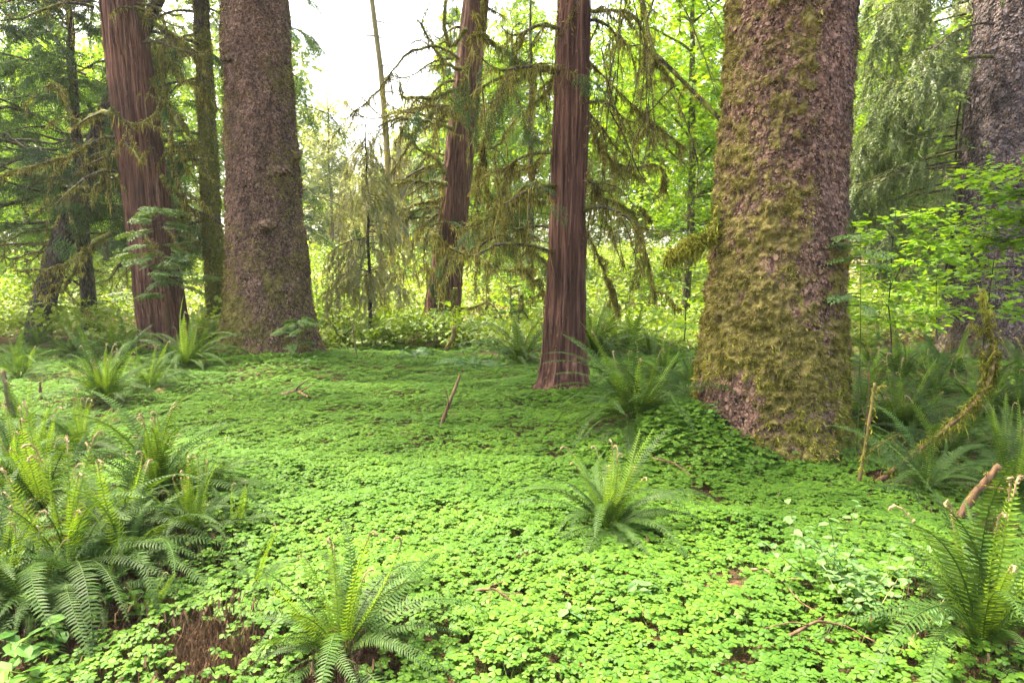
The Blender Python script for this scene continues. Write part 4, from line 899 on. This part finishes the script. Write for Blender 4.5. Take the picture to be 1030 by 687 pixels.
for y0, y1, dens, tm in ((1.75, 5.2, 2300, CL), (5.2, 8.5, 1700, CLO), (8.5, 13.5, 760, CLO)):
    n = int(dens * (.88 * (y1 ** 2 - y0 ** 2) + 2.4 * (y1 - y0))); x, y = carpet_pts(n, y0, y1); q = np.stack([x, y, 0 * x], -1)
    f = fbm(q * .8, 2, 61) * .5 + fbm(q * 3.2, 2, 63) * .55; pr = .05 + .95 * sm(f, -1.05, -.35)
    edge = 12.0 + 1.2 * noise(np.stack([x * .5, 0 * x, 0 * x], -1), 65); pr = pr * sm(y, edge + .5, edge - .8)
    for c, rad in BARE: pr = pr * (1 - .93 * np.exp(-(((x - c[0]) ** 2 + (y - c[1]) ** 2) / rad ** 2) ** 1.5))
    for c, rad in TR: pr = pr * sm(np.hypot(x - c[0], y - c[1]), rad * .93, rad * 1.05)
    pr = pr * (1 - .75 * sm(x, 3.0, 3.8) * sm(y, 4.4, 5.0) * sm(y, 13, 9))
    pr = pr * (1 - .8 * sm(y, 2.6, 2.0) * 0)
    k = r.uniform(0, 1, n) < pr; x, y, f = x[k], y[k], f[k]; n = len(x)
    hgt = .04 + .045 * r.uniform(0, 1, n) ** .6 + .035 * sm(f, -.4, .8) + .035 * fbm(q[k] * 2.6, 2, 67); z = terrain(x, y) + hgt
    sz = np.where(r.uniform(0, 1, n) < .2, r.uniform(.011, .017, n), r.uniform(.018, .029, n)) * np.where(y > 8.5, 1.45, np.where(y > 5.2, 1.15, 1.0))
    an = r.uniform(0, 6.28, n); d = np.stack([np.cos(an), np.sin(an), r.normal(0, .08, n)], -1)
    Mx = frames(d, nrm(np.array([-.06, -.12, 1]) + r.normal(0, .15, (n, 3))), sz); w = r.integers(0, len(tm), n); p3 = np.stack([x, y, z], -1)
    for j, T in enumerate(tm): s = w == j; A.inst(T, p3[s], Mx[s])
    if y0 < 5:      # stalks under the nearest leaves
        Ms = frames(np.stack([r.normal(0, .25, n), r.normal(0, .25, n), -np.ones(n)], -1), r.normal(0, 1, (n, 3)), 1.0); Ms[:, :, 0] *= (hgt + .01)[:, None]; Ms[:, :, 1] *= .0022
        A.inst(STRAND, p3, Ms)
for c, rad in TR[:4] + [(np.array([1.38, 5.12]), .001), (np.array([1.45, 4.8]), .002)]:
    if rad < .01:       # the bank of leaves against the widest trunk
        n = 900; x = c[0] + r.normal(0, .28, n); y = c[1] + r.normal(0, .2, n); k = np.hypot(x - pE[0], y - pE[1]) > .6; x, y = x[k], y[k]; n = len(x)
        Mx = frames(np.stack([r.normal(0, 1, n), r.normal(0, 1, n), 0 * x], -1), nrm(np.array([-.2, -.3, 1]) + r.normal(0, .2, (n, 3))), r.uniform(.018, .031, n)); A.inst(CL[0], np.stack([x, y, terrain(x, y) + r.uniform(.05, .14, n)], -1), Mx); continue
    n = int(900 * rad); an = r.uniform(math.pi * .95, math.pi * 2.05, n); q = r.uniform(.92, 1.35, n); x = c[0] + np.cos(an) * rad * q; y = c[1] + np.sin(an) * rad * q
    z = terrain(x, y) + .05 + .30 * rad * np.maximum(0, 1.22 - q) * r.uniform(.2, 1.6, n) * (1 + noise(np.stack([x * 4, y * 4, 0 * x], -1), 68)); k = noise(np.stack([x * 3, y * 3, 0 * x], -1), 69) > -.35
    x, y, z, an = x[k], y[k], z[k], an[k]; n = len(x); d = np.stack([np.cos(an), np.sin(an), r.normal(-.2, .2, n)], -1)
    Mx = frames(d, nrm(np.stack([np.cos(an) * .5, np.sin(an) * .5, np.ones(n)], -1) + r.normal(0, .2, (n, 3))), r.uniform(.016, .03, n) * (1.3 if c[1] > 8 else 1)); w = r.integers(0, 5, n)
    for j, T in enumerate(CL): A.inst(T, np.stack([x, y, z], -1)[w == j], Mx[w == j])
tag(A.build('wood_sorrel_carpet', M['clover']), 'dense green carpet of three-leaved wood sorrel over the clearing', 'ground cover', kind='stuff')

# litter: dead needles and leaf bits on the bare soil
A = Acc(); x, y = carpet_pts(16000, 1.7, 6.5)
for c, rad in [b for b in BARE if b[1] > .1] + [(at(212, 676), .25), (at(230, 650), .2)]:
    m = int(9000 * min(rad, .3)); x = np.r_[x, c[0] + r.normal(0, rad * .6, m)]; y = np.r_[y, c[1] + r.normal(0, rad * .6, m)]
n = len(x); p3 = np.stack([x, y, terrain(x, y) + np.where(r.uniform(0, 1, n) < .08, r.uniform(.08, .11, n), r.uniform(.002, .014, n))], -1); an = r.uniform(0, 6.28, n)
Mx = frames(np.stack([np.cos(an), np.sin(an), r.normal(0, .15, n)], -1), np.array([0, 0, 1]) + r.normal(0, .25, (n, 3)), 1.0); Mx[:, :, 0] *= r.uniform(.010, .04, (n, 1)); Mx[:, :, 1] *= (.0012 + .008 * r.uniform(0, 1, (n, 1)) ** 4); A.inst(STRAND, p3, Mx)
tag(A.build('leaf_litter', M['litter']), 'brown fallen needles and leaf scraps on the bare soil', 'litter', kind='stuff')

# ------------------------------------------------------------------ bright undergrowth beyond the clearing
A = Acc(); r = np.random.default_rng(4002); PL = [clump_t(LEAF6 if k % 2 else MAPLE, 26, .30, .10 + .012 * k, 40 + k, .6) for k in range(4)]
n = 11000; y = 11.8 + 36 * r.uniform(0, 1, n) ** 1.7; x = r.uniform(-1, 1, n) * (.95 * y + 2)
front = 12.3 + 1.0 * noise(np.stack([x * .4, 0 * x, 0 * x], -1), 71); k = (y > front); x, y = x[k], y[k]
top = .35 + .045 * np.clip(y - 12, 0, 14) + .5 * fbm(np.stack([x * .55, y * .4, 0 * x], -1), 3, 72); z = terrain(x, y) + np.maximum(.12, top) * r.uniform(.25, 1, len(x)) ** .6
for p, rr in ((pB, 1.1), (pA, .7), (pC, .7), (pF, 1.2)): k = np.hypot(x - p[0], y - p[1]) > rr; x, y, z = x[k], y[k], z[k]
an = r.uniform(0, 6.28, len(x)); Mx = frames(np.stack([np.cos(an), np.sin(an), 0 * an], -1), [0, 0, 1], r.uniform(.7, 1.5, len(x)) * np.clip(y / 22, .75, 1.5)); w = r.integers(0, 4, len(x))
for j in range(4): A.inst(PL[j], np.stack([x, y, z], -1)[w == j], Mx[w == j])
tag(A.build('meadow_undergrowth', M['meadow']), 'sunlit yellow-green undergrowth filling the forest beyond the clearing', 'undergrowth', kind='stuff')

# ------------------------------------------------------------------ trees beyond the clearing
FARG = 'trees in the bright forest beyond the clearing'
def maple_parts(parent, H, hb, Rx, nc, clump, leaf, bark, seed, rt=.12, lean=(0, 0), scale=1.0, low=.0):
    r = np.random.default_rng(seed); T, L, F = Acc(), Acc(), Acc(); hh = np.linspace(-.2, H * .85, 16)
    c = np.stack([lean[0] * hh / 6, lean[1] * hh / 6, hh], -1); c[2:, :2] += np.cumsum(r.normal(0, .05, (14, 2)), 0)
    T.add(*tube(c, np.interp(hh, [-.2, .3, H], [rt * 1.5, rt, .02]), 10), .5)
    ctr = []
    nl = 26
    for b in range(nl):
        u = r.uniform(0, 1); h = hb + (H * .8 - hb) * u; k = min(15, int((h + .2) / (H * .85 + .2) * 15)); a = r.uniform(0, 6.28); ln = Rx * (1.05 - .55 * u) * r.uniform(.6, 1.1)
        Pp = limb_path(c[k], [math.cos(a), math.sin(a), r.uniform(.2, .9)], ln, .25, .0, .3, 10, int(r.integers(1e6))); L.add(*tube(Pp, np.linspace(rt * .3, .008, 11), 5), .6)
        m = max(3, nc // nl); ti = r.uniform(.2, 1, m); q = Pp[(ti * 10).astype(int)] + r.normal(0, .16 * Rx, (m, 3)) * [1, 1, .6]; ctr.append(q)
    q = np.concatenate(ctr); an = r.uniform(0, 6.28, len(q)); Mx = frames(np.stack([np.cos(an), np.sin(an), r.normal(-.1, .2, len(q))], -1), nrm(np.array([0, 0, 1]) + r.normal(0, .25, (len(q), 3))), scale * r.uniform(.7, 1.3, len(q)))
    w = r.integers(0, len(clump), len(q))
    for j, tm in enumerate(clump): F.inst(tm, q[w == j], Mx[w == j])
    V_, F_, A_ = L.data(); T.add(V_, list(F_.values()), A_); T.build('trunk', bark, parent, True, 'moss'); F.build('foliage', leaf, parent)

def copy_tree(o, loc, rz, s, label):
    c = o.copy(); COL.objects.link(c); c.location = loc; c.rotation_euler = (0, 0, rz); c.scale = (s, s, s); c['label'] = label
    for ch in list(o.children):
        d = ch.copy(); COL.objects.link(d); d.parent = c
    return c
def kindmaker():
    K = {}
    def mk(kind, px, dist, s, label, hidden=False):
        q = space(px, 300, dist); loc = (q[0], dist, tz(q[0], dist) - .05); rr = np.random.default_rng(int(px * 7 + dist * 13))
        if kind in K: return copy_tree(K[kind], loc, rr.uniform(0, 6.28), s, label)
        t = thing({'maple': 'maple_tree', 'alder': 'alder_tree', 'birch': 'alder_tree', 'fir': 'spruce_tree', 'pale': 'spruce_tree', 'hem': 'hemlock_tree'}[kind], label, 'tree', loc, FARG); t.scale = (s, s, s)
        if kind == 'maple': maple_parts(t, 11.5, 1.8, 3.2, 800, MCLUMP, M['maple'], M['hemlock'], 1, .11)
        if kind == 'alder': maple_parts(t, 15, 3.0, 3.4, 800, KCLUMP, M['maple'], M['alder'], 2, .15, scale=.9)
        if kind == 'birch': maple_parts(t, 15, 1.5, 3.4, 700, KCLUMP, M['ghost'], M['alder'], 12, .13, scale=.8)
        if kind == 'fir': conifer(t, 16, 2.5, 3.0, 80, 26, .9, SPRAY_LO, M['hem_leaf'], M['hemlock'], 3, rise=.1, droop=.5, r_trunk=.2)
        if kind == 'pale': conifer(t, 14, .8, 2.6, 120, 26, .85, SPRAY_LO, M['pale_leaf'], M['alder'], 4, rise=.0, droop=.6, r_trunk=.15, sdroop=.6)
        if kind == 'hem': conifer(t, 15, 1.0, 2.8, 110, 26, .85, SPRAY_LO, M['hem_light'], M['hemlock'], 8, rise=.2, droop=.55, r_trunk=.16)
        K[kind] = t; return t
    return mk
mk = kindmaker()
for a in (('maple', 690, 16, 1.0, 'bright maple with a thin dark stem just left of the widest mossy trunk'),
          ('maple', 640, 22, 1.05, 'yellow-green maple right of the slim red cedar'),
          ('maple', 575, 25, 1.1, 'maple glowing behind the slim red cedar trunk'),
          ('maple', 30, 21, 1.0, 'light green maple behind the dark boughs at the left edge'),
          ('maple', 110, 26, 1.1, 'maple seen between the leaning mossy trunk and the left red cedar'),
          ('alder', 640, 36, 1.0, 'tall pale-stemmed alder far behind the slim red cedar'),
          ('alder', 520, 34, 1.0, 'tall alder far back between the two central cedars'),
          ('alder', 180, 38, 1.0, 'tall alder far behind the left red cedar'),
          ('alder', 890, 34, 1.0, 'tall alder far back right of the widest trunk'),
          ('alder', -20, 36, 1.0, 'tall alder far back at the left edge'),
          ('fir', 60, 30, .9, 'dark conifer far behind the leaning mossy trunk'),
          ('maple', 480, 24, 1.0, 'maple glowing between the two central red cedars'),
          ('maple', 235, 30, 1.1, 'maple behind the big brown spruce trunk'),
          ('maple', 880, 19, 1.0, 'maple right of the widest mossy trunk'),
          ('maple', -30, 27, 1.1, 'maple at the far left edge behind the dark boughs'),
          ('maple', 740, 27, 1.1, 'maple mostly hidden by the widest trunk'),
          ('fir', 720, 32, .9, 'dark conifer far behind, hidden mostly by the widest trunk'),
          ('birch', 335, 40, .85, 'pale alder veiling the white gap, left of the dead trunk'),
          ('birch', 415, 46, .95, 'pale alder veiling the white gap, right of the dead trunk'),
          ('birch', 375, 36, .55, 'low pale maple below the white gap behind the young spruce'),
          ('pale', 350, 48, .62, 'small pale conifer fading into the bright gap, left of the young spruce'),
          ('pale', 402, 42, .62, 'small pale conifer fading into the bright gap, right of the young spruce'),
          ('pale', 905, 22, .95, 'pale drooping spruce right of the widest mossy trunk'),
          ('pale', 960, 28, 1.0, 'pale spruce close left of the grey-purple spruce trunk, farther back'),
          ('hem', 870, 27, .9, 'fresh green hemlock hard against the right side of the widest trunk'),
          ('hem', 455, 30, .8, 'fresh green hemlock behind the leaning meadow cedar'),
          ('hem', 150, 30, .9, 'fresh green hemlock behind the left red cedar trunk'),
          ('hem', 1010, 30, 1.0, 'fresh green hemlock behind the grey-purple spruce'),
          ('fir', 1080, 20, .9, 'dark conifer beyond the right edge behind the grey-purple spruce'),
          ('hem', 300, 40, .62, 'small fresh hemlock behind the right flank of the big brown spruce')):
    mk(*a)
# pale dead snag in the bright gap
b = space(396, 300, 24); t = thing('dead_tree', 'pale leaning dead trunk rising in the white gap above the young spruce', 'tree', (b[0], 24, tz(b[0], 24)), FARG)
q = [np.array([0, 0, -.2])] + [space(px, py, 24) - np.array([b[0], 24, tz(b[0], 24)]) for px, py in ((394, 240), (388, 130), (383, 70), (374, 0), (366, -60))]
hh = np.linspace(0, 1, 24); Pp = np.stack([np.interp(hh, np.linspace(0, 1, 6), [v[i] for v in q]) for i in range(3)], -1); A = Acc(); A.add(*tube(Pp, np.linspace(.13, .075, 24), 9), .55)
r = np.random.default_rng(9)
for k in range(12):
    i = int(r.integers(7, 23)); A.add(*tube(limb_path(Pp[i], [r.choice([-1, 1]), r.normal(0, .5), .1], r.uniform(.4, 1.3), .5, .5, .3, 8, k), np.linspace(.03, .008, 9), 5), .5)
A.build('trunk', M['alder'], t, True, 'moss')

# far wood behind everything
A = Acc(); r = np.random.default_rng(4003); n = 5200
th = r.uniform(R(-58), R(58), n); d = r.uniform(50, 78, n); px = CX + FPX * np.tan(th)
gap = np.exp(-((px - 365) / 62) ** 2); hmax = 26 * (.75 + .3 * noise(np.stack([th * 16, 0 * th, 0 * th], -1), 81)) * (1 - .62 * gap)
x, y = d * np.sin(th), d * np.cos(th); z = terrain(x, y) + hmax * r.uniform(0, 1, n) ** .9
an = r.uniform(0, 6.28, n); Mx = frames(np.stack([np.cos(an), np.sin(an), r.normal(-.2, .3, n)], -1), nrm(np.array([0, 0, 1]) + r.normal(0, .4, (n, 3))), r.uniform(.8, 1.5, n)); w = r.integers(0, 3, n)
for j in range(3): A.inst(FCLUMP[j], np.stack([x, y, z], -1)[w == j], Mx[w == j])
tag(A.build('far_forest', M['far']), 'pale hazy wood closing the view beyond the meadow', 'forest', kind='stuff')


# ------------------------------------------------------------------ high crowns of the big trees, out of view, added to shade the clearing
def shade_crown(parent, hb, H, Rb, nb, seed, mat):
    conifer(parent, H, hb, Rb, nb, 16, 1.1, SPRAY_LO, mat, M['hemlock'], seed, rise=.1, droop=.5, trunk_obj=False, branch_obj=False, name='crown')
shade_crown(tB, 9, 24, 6.0, 55, 1, M['spr_leaf'])
shade_crown(tA, 11, 32, 6.0, 45, 2, M['hem_leaf'])
shade_crown(tE, 10, 23, 4.0, 22, 3, M['spr_leaf'])
shade_crown(tD, 8, 21, 3.0, 22, 4, M['hem_leaf'])
